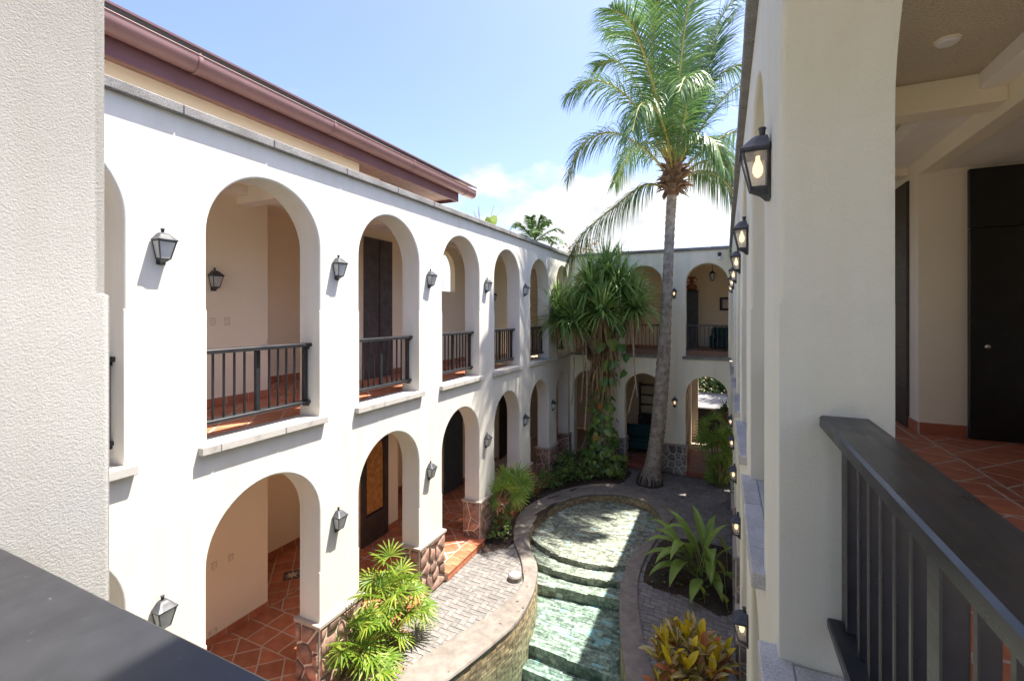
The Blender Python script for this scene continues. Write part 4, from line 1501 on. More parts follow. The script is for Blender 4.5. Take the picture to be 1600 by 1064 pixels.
def lantern(lit, label, group):
    """hung on a wall at x = 0, reaching towards +x"""
    t = thing('wall_lantern', (0, 0, 0), label, 'wall lantern', group)
    m = M['lamp_metal']
    mb = MB(); mb.cbox(0, .016, -.052, .052, -.165, .125, .004)
    obj('back_plate', mb, m, t)
    rings = [(.078, .012, .176, .112), (.092, .012, .178, .114), (.097, .012, .172, .108), (.112, .012, .152, .092), (.132, .014, .130, .074), (.150, .016, .110, .058), (.162, .018, .092, .044), (.168, .02, .075, .030)]
    vs, fs = [], []
    n = 12
    for z, x0, x1, h in rings:
        pts = []
        for k in range(4):     # front edge and two sides, fluted a little
            pass
        ring = [(x0, -h), (x0 + (x1 - x0) * .5, -h * 1.0), (x1 - .006, -h), (x1, -h + .006), (x1, -h * .5), (x1, 0), (x1, h * .5), (x1, h - .006), (x1 - .006, h), (x0 + (x1 - x0) * .5, h), (x0, h), (x0, 0)]
        vs += [(p[0], p[1], z) for p in ring]
    for i in range(len(rings) - 1):
        fs += [(i * n + k, i * n + (k + 1) % n, (i + 1) * n + (k + 1) % n, (i + 1) * n + k) for k in range(n)]
    fs += [tuple(range(n - 1, -1, -1)), tuple((len(rings) - 1) * n + k for k in range(n))]
    mb = MB(); mb.add(vs, fs)
    rf = obj('roof', mb, m, t, smooth=40)
    mb = MB(); mb.lathe([(.014, .164), (.013, .172), (.017, .176), (.019, .200), (.023, .204), (.023, .212), (.008, .214)], (.045, 0, 0), 12)
    obj('finial', mb, m, rf, smooth=40)
    T = [(.018, -.098), (.160, -.098), (.160, .098), (.018, .098)]
    B = [(.018, -.056), (.112, -.056), (.112, .056), (.018, .056)]
    mb = MB()
    for a, b in zip(T, B):
        mb.tube([(a[0], a[1], .080), (b[0], b[1], -.102)], .0085, 4)
    mb.cbox(.014, .166, -.104, .104, .070, .0815, .003)
    mb.cbox(.012, .118, -.062, .062, -.112, -.098, .003)
    obj('cage', mb, m, t)
    vs = [(.014, -.054, -.112), (.110, -.054, -.112), (.110, .054, -.112), (.014, .054, -.112),
          (.014, -.044, -.125), (.085, -.044, -.125), (.085, .044, -.125), (.014, .044, -.125),
          (.012, -.034, -.140), (.055, -.030, -.140), (.055, .030, -.140), (.012, .034, -.140),
          (.010, -.022, -.168), (.026, -.016, -.168), (.026, .016, -.168), (.010, .022, -.168)]
    fs = [(4 * i + k, 4 * i + (k + 1) % 4, 4 * i + 4 + (k + 1) % 4, 4 * i + 4 + k) for i in range(3) for k in range(4)] + [(15, 14, 13, 12)]
    mb = MB(); mb.add(vs, fs)
    obj('bracket', mb, m, t)
    g = M['lamp_glass_lit'] if lit else M['lamp_glass']
    for i in (0, 1, 2):
        j = (i + 1) % 4
        mb = MB()
        q = [V((*B[i], -.10)), V((*B[j], -.10)), V((*T[j], .073)), V((*T[i], .073))]
        nn = (q[1] - q[0]).cross(q[3] - q[0]).normalized() * .003
        mb.add(q + [p - nn for p in q], [(0, 1, 2, 3), (7, 6, 5, 4)])
        obj('glass_pane', mb, g, t)
    mb = MB()
    mb.lathe([(.012, .068), (.014, .045), (.020, .035), (.030, .01), (.030, -.015), (.020, -.035), (.004, -.045)], (.070, 0, 0), 12)
    obj('bulb', mb, M['bulb_lit'] if lit else M['bulb'], t, smooth=60)
    t.scale = (.76, .80, .93)
    return t


G_UL, G_LL = 'unlit lanterns along the sunlit facade', 'unlit lanterns along the sunlit facade'
lan = lantern(False, '', G_UL)
pl_ = [(UP[i][1] + UP[i + 1][0]) / 2 for i in range(6)]
ul = ['largest unlit lantern, high on the white pier right of the big near pillar', 'unlit lantern between the switch plate arch and the timber panel arch, upper floor',
      'unlit lantern between the timber panel arch and the leafy window arch, upper floor', 'unlit lantern right of the leafy window arch, upper floor',
      'small unlit lantern on the sunlit upper pier touching the sword leaf tips', 'tiny unlit lantern behind the sword leaved tree, upper floor']
ll = ['unlit lantern low on the sunlit wall, cut by the near handrail', 'unlit lantern between the lower arches, above the bright fan leaved palm', 'unlit lantern between the amber door arch and the slate door arch, ground floor',
      'unlit lantern above the fan palm with the shadowed white pier, ground floor', 'small unlit lantern between the last two visible lower arches, left of the vine', 'tiny unlit lantern on the last lower pier near the vine']
first = True
for i, y in enumerate(pl_):
    for lbl, z in ((ul[i], EYE + .63), (ll[i], EYE - 2.94)):
        yy = y - .07
        if first:
            lan.location = (-5.0, yy, z); WL[lan.name] = V(lan.location); lan['label'] = lbl; first = False
        else:
            copy_tree(lan, (-5.0, yy, z), 0, lbl)
inner = copy_tree(lan, (-7.1, 4.43, EYE + .50), 0, 'dark unlit lantern on the inner gallery wall above the switch plates')
inner['group'] = 'lanterns inside the sunlit galleries'
inner2 = copy_tree(lan, (-7.1, 13.75, EYE + .55), 0, 'dark unlit lantern deep inside a far upper arch of the sunlit wing')
inner2['group'] = 'lanterns inside the sunlit galleries'
lit = lantern(True, '', 'lit lanterns along the shaded wing')
ru = ['biggest lit lantern, on the white pier nearest to the camera', 'lit lantern second nearest along the shaded upper wall', 'third lit lantern along the shaded upper wall', 'fourth lit lantern along the shaded upper wall', 'fifth lit lantern along the shaded upper wall', 'farthest lit lantern along the shaded upper wall']
rl = ['lit lantern below the first near pier', 'lit lantern beside the croton, seen from above', 'lit lantern beside the broad strap leaved plant', 'lit lantern on the shaded lower wall beyond the strap leaved plant', 'lit lantern on the shaded lower wall beside the far palm', 'farthest lit lantern on the shaded lower wall']
first = True
for i, (a, b) in enumerate(rp):
    for lbl, z in ((ru[i], EYE + .70), (rl[i], EYE - 2.92)):
        p = (.2, (a + b) / 2, z)
        if first:
            lit.location = p; lit.rotation_euler = (0, 0, math.pi); WL[lit.name] = V(p); lit['label'] = lbl; first = False
        else:
            copy_tree(lit, p, math.pi, lbl)
for lbl, p in (('lit lantern on the far cream wall right of the palm trunk, upper floor', (-1.48, 15.7, EYE + .64)), ('lit lantern on the far cream wall right of the palm trunk, ground floor', (-1.46, 15.7, EYE - 2.88))):
    c_ = copy_tree(lit, p, -math.pi / 2, lbl)
    c_['group'] = 'lit lanterns on the far wall'

# hanging lantern and spot lamp of the far wing
t = thing('hanging_lantern', (-.38, 17.2, EYE + 1.30), 'black lantern hanging on a chain inside the far upper arch', 'hanging lantern')
mb = MB(); mb.tube([(-.38, 17.2, EYE + 1.45), (-.38, 17.2, TOP - .01)], .008, 6)
obj('chain', mb, M['metal'], t)
mb = MB(); mb.lathe([(.10, 1.37), (.085, 1.40), (.04, 1.45), (.015, 1.48)], (-.38, 17.2, EYE), 6)
mb.lathe([(.02, 1.11), (.05, 1.14), (.055, 1.16)], (-.38, 17.2, EYE), 6)
for k in range(6):
    a = k * math.pi / 3
    mb.tube([(-.38 + .09 * math.cos(a), 17.2 + .09 * math.sin(a), EYE + 1.375), (-.38 + .052 * math.cos(a), 17.2 + .052 * math.sin(a), EYE + 1.155)], .009, 4)
obj('cage', mb, M['metal'], t)
mb = MB(); mb.lathe([(.050, 1.16), (.084, 1.37)], (-.38, 17.2, EYE), 6)
obj('glass', mb, M['lamp_glass'], t)
t = thing('spot_lamp', (-.14, 15.7, EYE + 1.83), 'small spot lamp with white bulb above the far right arch', 'spot lamp')
mb = MB(); mb.tube([(-.14, 15.7, EYE + 1.86), (-.14, 15.66, EYE + 1.86)], .06, 14); mb.tube([(-.14, 15.66, EYE + 1.86), (-.14, 15.60, EYE + 1.82)], .018, 8)
mb.tube([(-.14, 15.60, EYE + 1.83), (-.14, 15.58, EYE + 1.76)], [.03, .045], 12)
obj('holder', mb, M['metal'], t, smooth=40)
mb = MB(); mb.tube([(-.14, 15.58, EYE + 1.76), (-.14, 15.57, EYE + 1.72), (-.14, 15.56, EYE + 1.67), (-.14, 15.56, EYE + 1.655)], [.04, .055, .05, .02], 14)
obj('bulb', mb, M['white_plastic'], t, smooth=50)

# ------------------------------------------------------------------ far hall furniture
t = thing('tall_cabinet', (-1.17, 19.2, F2), 'tall dark cabinet with a vase on top in the far upper hall', 'cabinet')
mb = MB(); mb.cbox(-1.40, -.93, 18.95, 19.5, F2, EYE + .86, .02)
obj('body', mb, M['slate_door'], t)
for z in (F2 + .9, F2 + 1.55):
    mb = MB(); mb.cbox(-1.41, -.92, 18.93, 18.952, z, z + .02, .003)
    obj('ledge', mb, M['metal'], t)
for x in (-1.39, -1.16):
    mb = MB(); mb.cbox(x, x + .215, 18.935, 18.949, F2 + .06, F2 + .86, .004)
    obj('door', mb, M['slate_door'], t)
mb = MB(); mb.cbox(-1.43, -.90, 18.92, 19.5, EYE + .86, EYE + .885, .004)
obj('top', mb, M['metal'], t)
t = thing('two_handled_vase', (-1.16, 19.2, EYE + .885), 'terracotta two handled vase on top of the tall cabinet', 'vase')
z0 = EYE + .885
mb = MB(); mb.lathe([(.09, 0), (.17, .06), (.20, .15), (.17, .23), (.09, .28), (.07, .34), (.075, .44), (.10, .50), (.15, .53), (.15, .55), (.08, .55)], (-1.16, 19.2, z0), 20)
obj('body', mb, M['terracotta'], t, smooth=50)
for s in (-1, 1):
    mb = MB(); mb.tube([(-1.16 + s * .07, 19.2, z0 + .34), (-1.16 + s * .17, 19.2, z0 + .33), (-1.16 + s * .19, 19.2, z0 + .42), (-1.16 + s * .12, 19.2, z0 + .52)], .02, 8)
    obj('handle', mb, M['terracotta'], t, smooth=60)
t = thing('framed_picture', (.05, 19.58, EYE + .12), 'black framed landscape picture on the far upper hall wall', 'picture')
mb = MB()
for x0, x1, z0, z1 in ((-.17, .45, .12, .20), (-.17, .45, .55, .63), (-.17, -.07, .20, .55), (.35, .45, .20, .55)):
    mb.cbox(x0, x1, 19.56, 19.598, EYE + z0, EYE + z1, .006)
obj('frame', mb, M['black_frame'], t)
mb = MB(); mb.box(-.08, .36, 19.575, 19.596, EYE + .19, EYE + .56)
obj('print', mb, M['paper'], t)


def armchair(x, y, z, label, w=.85, rot=0):
    t = thing('armchair', (x, y, z), label, 'armchair')
    def b(nm, a0, a1, b0, b1, c0, c1, c=.05, m='teal'):
        mb = MB(); mb.cbox(x + a0, x + a1, y + b0, y + b1, z + c0, z + c1, c)
        return obj(nm, mb, M[m], t, smooth=30)
    b('seat', -w / 2 + .15, w / 2 - .15, -.36, .25, .16, .44)
    b('seat_cushion', -w / 2 + .16, w / 2 - .16, -.38, .20, .445, .54, .04)
    b('backrest', -w / 2 + .05, w / 2 - .05, .20, .42, .16, .92, .08)
    for s in (-1, 1):
        b('arm', min(s * (w / 2 - .16), s * w / 2), max(s * (w / 2 - .16), s * w / 2), -.38, .30, .14, .64, .06)
        for q in (-.3, .3):
            b('leg', s * (w / 2 - .1) - .025, s * (w / 2 - .1) + .025, q - .025, q + .025, .001, .15, .005, 'wood_dark')
    return t


armchair(-.08, 18.9, F2, 'teal armchair behind the far upper railing')
armchair(-2.75, 17.2, F1, 'wide teal sofa just inside the dark far lower arch', 1.5)


def dining_chair(x, y, label):
    t = thing('dining_chair', (x, y, F1), label, 'chair', 'dark chairs in the far lower hall')
    def b(nm, a0, a1, b0, b1, c0, c1, c=.006):
        mb = MB(); mb.cbox(x + a0, x + a1, y + b0, y + b1, F1 + c0, F1 + c1, c)
        obj(nm, mb, M['wood_dark'], t)
    b('seat', -.22, .22, -.22, .22, .43, .48)
    for sx in (-1, 1):
        b('leg', sx * .2 - .02, sx * .2 + .02, -.21, -.17, .001, .43)
        b('leg', sx * .2 - .02, sx * .2 + .02, .17, .21, .001, 1.05)
    for z in (.6, .75, .9, 1.0): b('slat', -.18, .18, .18, .205, z, z + .06)


dining_chair(-2.15, 18.3, 'dark slatted chair right of the sofa inside the far lower arch')
dining_chair(-2.75, 18.6, 'dark slatted chair behind the teal sofa')
t = thing('display_cabinet', (-2.5, 19.4, F1), 'dark display cabinet at the back of the far lower hall', 'cabinet')
mb = MB(); mb.cbox(-3.2, -2.0, 19.1, 19.58, F1, F1 + .95, .01)
obj('body', mb, M['wood_dark'], t)
for x in (-3.18, -2.79, -2.40):
    mb = MB(); mb.cbox(x, x + .37, 19.08, 19.098, F1 + .08, F1 + .88, .006)
    obj('door', mb, M['wood_slab'], t)
for z in (F1 + 1.3, F1 + 1.7, F1 + 2.1):
    mb = MB(); mb.cbox(-3.15, -2.05, 19.3, 19.58, z, z + .03, .004)
    obj('shelf', mb, M['wood_dark'], t)
for x in (-3.2, -2.05):
    mb = MB(); mb.cbox(x, x + .05, 19.3, 19.58, F1 + .95, F1 + 2.2, .004)
    obj('upright', mb, M['wood_dark'], t)

# terrace and planter seen through the far lower arch
mb = MB(); mb.box(-4, 6, 19.8, 23.6, -.1, 1.45)
obj('terrace', mb, M['terrace'], kind='structure')
t = thing('planter', (.0, 18.9, F1), 'stone planter on a pedestal inside the far right lower arch', 'planter')
mb = MB(); mb.lathe([(.20, 0), (.20, .06), (.15, .12), (.15, .95), (.20, 1.02), (.20, 1.06)], (.0, 18.9, F1), 20)
obj('pedestal', mb, M['pot'], t, smooth=40)
mb = MB(); mb.lathe([(.15, 1.06), (.24, 1.15), (.28, 1.36), (.31, 1.40), (.31, 1.44), (.26, 1.44), (.25, 1.40)], (.0, 18.9, F1), 20)
obj('bowl', mb, M['pot'], t, smooth=40)


# ------------------------------------------------------------------ plants
def blade(mb, base, d, length, width, sag, nseg=5, fold=.25, up=V((0, 0, 1)), tipw=.02, peak=.35):
    """arching leaf: starts along d, bends down by sag"""
    d = d.normalized()
    p = V(base)
    pts, ws = [p.copy()], []
    st = length / nseg
    q = d.copy()
    for i in range(nseg):
        q = (q + V((0, 0, -1)) * sag * st * (1 + i * .35)).normalized()
        p = p + q * st
        pts.append(p.copy())
    side = d.cross(up)
    if side.length < .05: side = d.cross(V((1, .3, 0)))
    side.normalize()
    for i in range(nseg + 1):
        t = i / nseg
        w = math.sin(math.pi * min(1, (t / peak) * .5 if t < peak else .5 + (t - peak) / (1 - peak) * .5))
        ws.append(max(width * (.35 + .65 * w) * (1 if t < .98 else 0) if t < .1 else width * w, width * tipw))
    wv = [side] * (nseg + 1)
    mb.strip(pts, ws, wv, fold)


def sword(mb, base, d, length, width, sag, nseg=5):
    d = d.normalized()
    p = V(base); pts = [p.copy()]
    st = length / nseg; q = d.copy()
    for i in range(nseg):
        q = (q + V((0, 0, -1)) * sag * st * (1 + .5 * i)).normalized()
        p = p + q * st; pts.append(p.copy())
    side = d.cross(V((0, 0, 1)))
    if side.length < .05: side = V((1, 0, 0))
    side.normalize()
    side = (side + V((R.uniform(-.3, .3), R.uniform(-.3, .3), R.uniform(-.3, .3)))).normalized()
    ws = [width * (.75, 1, .95, .75, .45, .1, .05)[min(i, 6)] for i in range(nseg + 1)]
    mb.strip2(pts, ws, side)


def rnd_dir(zmin=-1, zmax=1):
    z = R.uniform(zmin, zmax); a = R.uniform(0, 2 * math.pi); s = math.sqrt(max(0, 1 - z * z))
    return V((s * math.cos(a), s * math.sin(a), z))


# coconut palm ------------------------------------------------------
t = thing('coconut_palm', (-2.08, 14.5, 0), 'tall coconut palm leaning from its soil patch at the end of the pool', 'palm tree')
tr = spline([(-2.10, 14.5, -.1), (-2.03, 14.5, .25), (-1.92, 14.49, 1.0), (-1.80, 14.47, 2.1), (-1.67, 14.45, 3.85), (-1.56, 14.42, 5.97), (-1.47, 14.38, 7.9), (-1.40, 14.35, 9.0)], 120)
rr = []
for i, p in enumerate(tr):
    h = max(0, p.z)
    r_ = .140 + .10 * math.exp(-h / 1.6) + .10 * math.exp(-h / .35) + .05 * math.exp(-((h - 3) / 2.4) ** 2)
    rr.append(r_ * (1 + .05 * (1 if i % 2 else -1) + R.uniform(-.02, .02)))
mb = MB(); mb.tube(tr, rr, 20)
obj('trunk', mb, M['trunk'], t, smooth=70)
mb = MB()
for k in range(260):     # fine roots at the foot
    a = R.uniform(0, 6.28); r0 = R.uniform(.2, .34)
    b_ = V((-2.08 + r0 * math.cos(a), 14.5 + r0 * math.sin(a), R.uniform(.0, .32)))
    mb.tube([b_, b_ + V((math.cos(a) * .05, math.sin(a) * .05, -.08)), b_ + V((math.cos(a) * .1, math.sin(a) * .1, -.3))], .008, 3, False)
obj('root_mat', mb, M['soil'], t)
HD = V((-1.38, 14.34, 9.12))
mb = MB()
for k in range(120):     # old leaf bases
    a = k * 2.4 + R.uniform(-.3, .3)
    z = -.34 + .80 * (k / 120)
    r0 = .14 + .11 * math.sin(math.pi * min(1, (z + .45) / 1.0))
    b_ = HD + V((r0 * math.cos(a), r0 * math.sin(a), z))
    d = V((math.cos(a), math.sin(a), R.uniform(-.1, 1.3)))
    if R.random() < .3: d.z = -R.uniform(.5, 1.4)
    blade(mb, b_, d, R.uniform(.22, .42), R.uniform(.05, .10), R.uniform(.2, 1.8), 4, .5)
mb.lathe([(.15, -.42), (.22, -.25), (.28, .0), (.25, .3), (.14, .6), (.05, .9)], HD, 14)
obj('crown_base', mb, M['boot'], t)


def frond(path, L, sag, mat_i, n=64, wid=.0165, start=.16, twist=0.0, yellow=0.0):
    pts = spline(path, n)
    f = thing  # noqa
    rb = MB()
    rb.tube(pts, [.034 * (1 - .8 * i / n) + .004 for i in range(n + 1)], 6)
    ra = obj('frond', rb, M['rachis'], t, at=path[0], smooth=60)
    green, old = MB(), MB()
    up0 = V((0, 0, 1))
    for i in range(int(n * start), n + 1):
        tt = i / n
        T_ = (pts[min(i + 1, n)] - pts[max(i - 1, 0)]).normalized()
        S = T_.cross(up0)
        if S.length < .15: S = T_.cross(V((0, 1, .2)))
        S.normalize()
        N = S.cross(T_)
        if twist: S, N = S * math.cos(twist) + N * math.sin(twist), N * math.cos(twist) - S * math.sin(twist)
        prof = max(.02, math.sin(math.pi * min(1, .12 + .8 * max(0, (tt - start) / (1 - start)) ** .8))) ** .6
        ln = L * prof
        for sub in (0, .5):
            base = pts[i] if sub == 0 or i == n else pts[i] * .5 + pts[i + 1] * .5
            for s in (-1, 1):
                k1 = .55 + .45 * tt + R.uniform(-.12, .12)
                d = (T_ * k1 + S * s * (1.0 - .35 * tt) + N * (.22 + R.uniform(-.32, .32))).normalized()
                l_ = ln * R.uniform(.82, 1.08)
                p = V(base); ps = [p.copy()]
                q = d.copy()
                sg = sag * R.uniform(.75, 1.3)
                for j in range(4):
                    q = (q + V((0, 0, -1)) * sg * (.25 + .22 * j)).normalized()
                    p = p + q * l_ / 4; ps.append(p.copy())
                wv = (d.cross(N) + V((R.uniform(-.3, .3), R.uniform(-.3, .3), R.uniform(-.3, .3)))).normalized()
                (old if R.random() < yellow * (.4 + tt) else green).strip2(ps, [wid * .7, wid, wid * .85, wid * .5, 0], wv)
    if green.f: obj('leaflets', green, M['frond'], ra)
    if old.f: obj('dry_leaflets', old, M['frond_yellow'], ra)


def fr(pts, **kw):
    kw['L'] *= 1.3; kw['sag'] *= 1.15
    frond([HD + V(p) for p in pts], **kw)


# offsets from the head: x to the right, y away from the camera, z up
fr([(-.1, -.1, .1), (-.75, -.3, .95), (-1.7, -.5, 1.55), (-2.6, -.6, 1.30), (-3.05, -.6, .35)], L=1.05, sag=.75, mat_i=0)
fr([(-.1, 0, -.2), (-.85, .1, .02), (-1.75, .1, -.55), (-2.75, .0, -1.35), (-3.3, -.05, -2.35)], L=1.15, sag=1.5, mat_i=1, yellow=.5)
fr([(0, 0, .4), (-.55, .1, 1.9), (-1.15, .2, 3.3), (-1.75, .2, 4.1), (-2.3, .2, 4.1)], L=1.05, sag=.45, mat_i=0)
fr([(0, .1, .4), (-.3, .5, 2.2), (-.9, .8, 4.0), (-1.5, 1.0, 5.2), (-2.2, 1.1, 5.6)], L=1.05, sag=.4, mat_i=0)
fr([(0, -.1, .4), (.12, -.5, 1.8), (.3, -.9, 3.2), (.5, -1.2, 4.4), (.7, -1.6, 5.2)], L=1.1, sag=.35, mat_i=0)
fr([(.05, .1, .4), (.3, .4, 2.1), (.8, .7, 3.9), (1.4, .9, 5.2), (2.0, 1.0, 5.8)], L=1.1, sag=.35, mat_i=0)
fr([(.1, 0, .3), (.7, .6, 1.6), (1.4, 1.3, 2.8), (2.3, 1.9, 3.5), (3.1, 2.4, 3.5)], L=1.1, sag=.5, mat_i=0)
fr([(.1, .1, .2), (.8, .9, 1.1), (1.6, 1.7, 1.8), (2.4, 2.4, 1.9), (3.1, 3.0, 1.3)], L=1.1, sag=.7, mat_i=0)
fr([(.1, 0, .0), (.7, .5, .35), (1.35, 1.0, .15), (1.75, 1.2, -.7), (1.75, 1.25, -2.2)], L=1.0, sag=1.2, mat_i=1, yellow=.22)
fr([(.1, -.1, .2), (.4, -.5, .75), (.8, -.8, .9), (1.15, -1.1, .6), (1.35, -1.25, -.1)], L=1.0, sag=1.0, mat_i=0)
fr([(0, -.1, .2), (-.1, -.9, 1.1), (-.3, -1.9, 1.5), (-.5, -2.8, 1.2), (-.6, -3.3, .4)], L=1.0, sag=.8, mat_i=0)
fr([(0, -.1, .3), (-.3, -.8, 1.9), (-.6, -1.6, 3.1), (-.9, -2.3, 3.7), (-1.2, -2.9, 3.7)], L=1.05, sag=.5, mat_i=0)
fr([(0, .1, .2), (-.5, .9, 1.3), (-1.1, 1.9, 2.0), (-1.8, 2.7, 1.9), (-2.4, 3.2, 1.1)], L=1.05, sag=.8, mat_i=0)
fr([(0, .1, .2), (.4, 1.0, 1.3), (.8, 2.1, 1.9), (1.2, 3.0, 1.7), (1.5, 3.6, .9)], L=1.05, sag=.8, mat_i=0)
fr([(.1, -.1, .3), (.5, .5, 1.9), (.8, .9, 3.2), (1.0, 1.3, 4.2), (1.2, 1.9, 4.9)], L=1.05, sag=.5, mat_i=0)
fr([(0, .1, .3), (.1, .9, 2.2), (.1, 1.6, 3.8), (.0, 2.3, 4.7), (-.2, 3.1, 4.9)], L=1.05, sag=.5, mat_i=0)
fr([(.1, .1, .1), (.8, .7, .7), (1.5, 1.4, .7), (2.0, 1.9, -.1), (2.2, 2.1, -1.2)], L=1.05, sag=1.1, mat_i=1, yellow=.25)
fr([(0, 0, .5), (.0, -.1, 1.8), (.1, -.1, 3.2), (.15, -.2, 4.6), (.3, -.4, 5.8)], L=.95, sag=.15, mat_i=0)

fr([(0, -.1, .3), (-.6, -.5, 1.5), (-1.3, -.9, 2.5), (-2.1, -1.2, 2.9), (-2.8, -1.3, 2.6)], L=1.05, sag=.7, mat_i=0)
fr([(0, 0, .3), (-.4, -.2, 1.6), (-.5, -.5, 3.0), (-.4, -1.0, 4.1), (-.2, -1.6, 4.6)], L=1.1, sag=.5, mat_i=0)
fr([(.1, 0, .3), (.5, .2, 1.5), (.9, .5, 2.7), (1.5, .8, 3.4), (2.2, 1.0, 3.5)], L=1.1, sag=.7, mat_i=0)
fr([(0, -.1, .3), (.3, -.7, 1.2), (.5, -1.5, 1.9), (.5, -2.3, 1.9), (.4, -2.9, 1.3)], L=1.05, sag=.9, mat_i=0)
fr([(0, .1, .3), (-.2, .5, 1.7), (-.3, 1.1, 2.9), (-.5, 1.7, 3.5), (-.9, 2.3, 3.5)], L=1.1, sag=.6, mat_i=0)
fr([(0, 0, .3), (.5, .4, 2.0), (.9, .9, 3.6), (1.2, 1.4, 4.9), (1.7, 2.0, 5.7)], L=1.1, sag=.35, mat_i=0)

# sword-leaved tree (screw pine) ------------------------------------
t = thing('screw_pine', (-3.75, 14.85, 0), 'sword leaved tree with shaggy brown skirt and stilt roots, wrapped by a vine', 'tree')
heads = [((-4.75, 13.8, 5.1), 1.3), ((-3.75, 13.9, 5.95), 1.3), ((-2.95, 14.1, 6.0), 1.25), ((-2.45, 14.1, 5.35), 1.15), ((-3.3, 13.5, 5.25), 1.15),
         ((-4.0, 14.6, 5.5), 1.2), ((-2.85, 14.8, 5.6), 1.2), ((-3.35, 14.2, 6.35), 1.2), ((-4.2, 13.6, 4.95), 1.05)]
mb = MB()
fork = V((-3.6, 14.75, 3.6))
mb.tube(spline([(-3.75, 14.9, -.05), (-3.72, 14.85, 1.2), (-3.62, 14.8, 2.6), fork], 12), [.20 - .004 * i for i in range(13)], 10)
for h, s in heads:
    h = V(h)
    mb.tube(spline([fork - V((0, 0, .4)), fork * .5 + h * .5 + V((R.uniform(-.2, .2), R.uniform(-.2, .2), .0)), h], 7), [.11 - .006 * i for i in range(8)], 8)
obj('trunk', mb, M['bark'], t, smooth=60)
mb = MB()
for k in range(46):     # stilt roots
    a = R.uniform(0, 6.28); r1 = R.uniform(.25, .75)
    z0 = R.uniform(.7, 2.0)
    c_ = V((-3.72, 14.85, 0))
    p0 = c_ + V((math.cos(a) * .15, math.sin(a) * .15, z0)); p2 = c_ + V((math.cos(a) * r1, math.sin(a) * r1, -.05))
    if p2.y > 15.6: p2.y = 15.6
    mb.tube(spline([p0, (p0 + p2) * .5 + V((math.cos(a) * .06, math.sin(a) * .06, .15)), p2], 5), R.uniform(.012, .03), 5, False)
for x, y, z0, z1 in ((-4.35, 13.9, 4.6, 2.3), (-4.1, 14.1, 4.6, 2.4), (-3.9, 13.8, 4.4, 1.6)):
    mb.tube(spline([(x, y, z0), (x + .05, y, (z0 + z1) / 2), (x - .03, y, z1)], 6), .02, 5)
mb.tube(spline([(-2.5, 14.0, 5.0), (-2.48, 14.0, 4.2), (-2.44, 14.0, 3.4), (-2.36, 14.0, 2.7)], 8), [.035 - .002 * i for i in range(9)], 6)
mb.tube(spline([(-2.42, 14.0, 3.1), (-2.52, 14.0, 2.7), (-2.65, 14.0, 2.15)], 6), .017, 5)
obj('stilt_roots', mb, M['root'], t, smooth=60)
for h, s in heads:
    h = V(h)
    mb = MB()
    for k in range(185):
        u_ = k / 185
        el = 1.5 - 1.85 * u_ + R.uniform(-.25, .25)
        a = k * 2.39996 + R.uniform(-.2, .2)
        d = V((math.cos(a) * math.cos(el), math.sin(a) * math.cos(el), math.sin(el)))
        sword(mb, h + d * .06, d, s * R.uniform(.78, 1.15), .030, R.uniform(.05, .34) + .30 * u_, 5)
    cr = obj('leaf_rosette', mb, M['sword'], t, at=h)
    mb = MB()
    for k in range(26):
        a = R.uniform(0, 6.28)
        d = V((math.cos(a) * .7, math.sin(a) * .7, -R.uniform(.2, 1.0)))
        sword(mb, h + V((0, 0, -.1)), d, R.uniform(.6, 1.1), .022, R.uniform(1.2, 2.6), 5)
    obj('dry_skirt', mb, M['sword_dry'], cr)
mb = MB()
for k in range(300):     # brown thatch under the heads
    a = R.uniform(0, 6.28); z = R.uniform(3.1, 5.0)
    b_ = V((-3.55 + R.uniform(-.35, .35), 14.5 + R.uniform(-.35, .3), z))
    sword(mb, b_, V((math.cos(a), math.sin(a), -.6)), R.uniform(.5, 1.0), .020, 2.5, 4)
obj('thatch', mb, M['sword_dry'], t)

# climbing vine ------------------------------------------------------


def heart_leaf(mb, c, n_, s, roll=None):
    """heart-shaped blade hung from its stalk, facing n_"""
    n_ = n_.normalized()
    down = V((0, 0, -1)) - n_ * V((0, 0, -1)).dot(n_)
    if down.length < .1: down = V((1, 0, 0))
    down.normalize()
    a = R.uniform(-.6, .6) if roll is None else roll
    side = n_.cross(down)
    dn = down * math.cos(a) + side * math.sin(a)
    sd = n_.cross(dn)
    o = [(0, 0), (.28, -.16), (.50, .02), (.52, .28), (.40, .60), (.20, .88), (0, 1.12)]
    vs = [c + dn * (v * s) + sd * (u * s) + n_ * (-.10 * s * (u / .5) ** 2 - .10 * s * v * v) for u, v in o]
    vs += [c + dn * (v * s) - sd * (u * s) + n_ * (-.10 * s * (u / .5) ** 2 - .10 * s * v * v) for u, v in o[1:-1]]
    ce = len(vs); vs.append(c + dn * .4 * s + n_ * .03 * s)
    ring = [0, 1, 2, 3, 4, 5, 6, 11, 10, 9, 8, 7]
    mb.add(vs, [(ring[i], ring[(i + 1) % 12], ce) for i in range(12)])


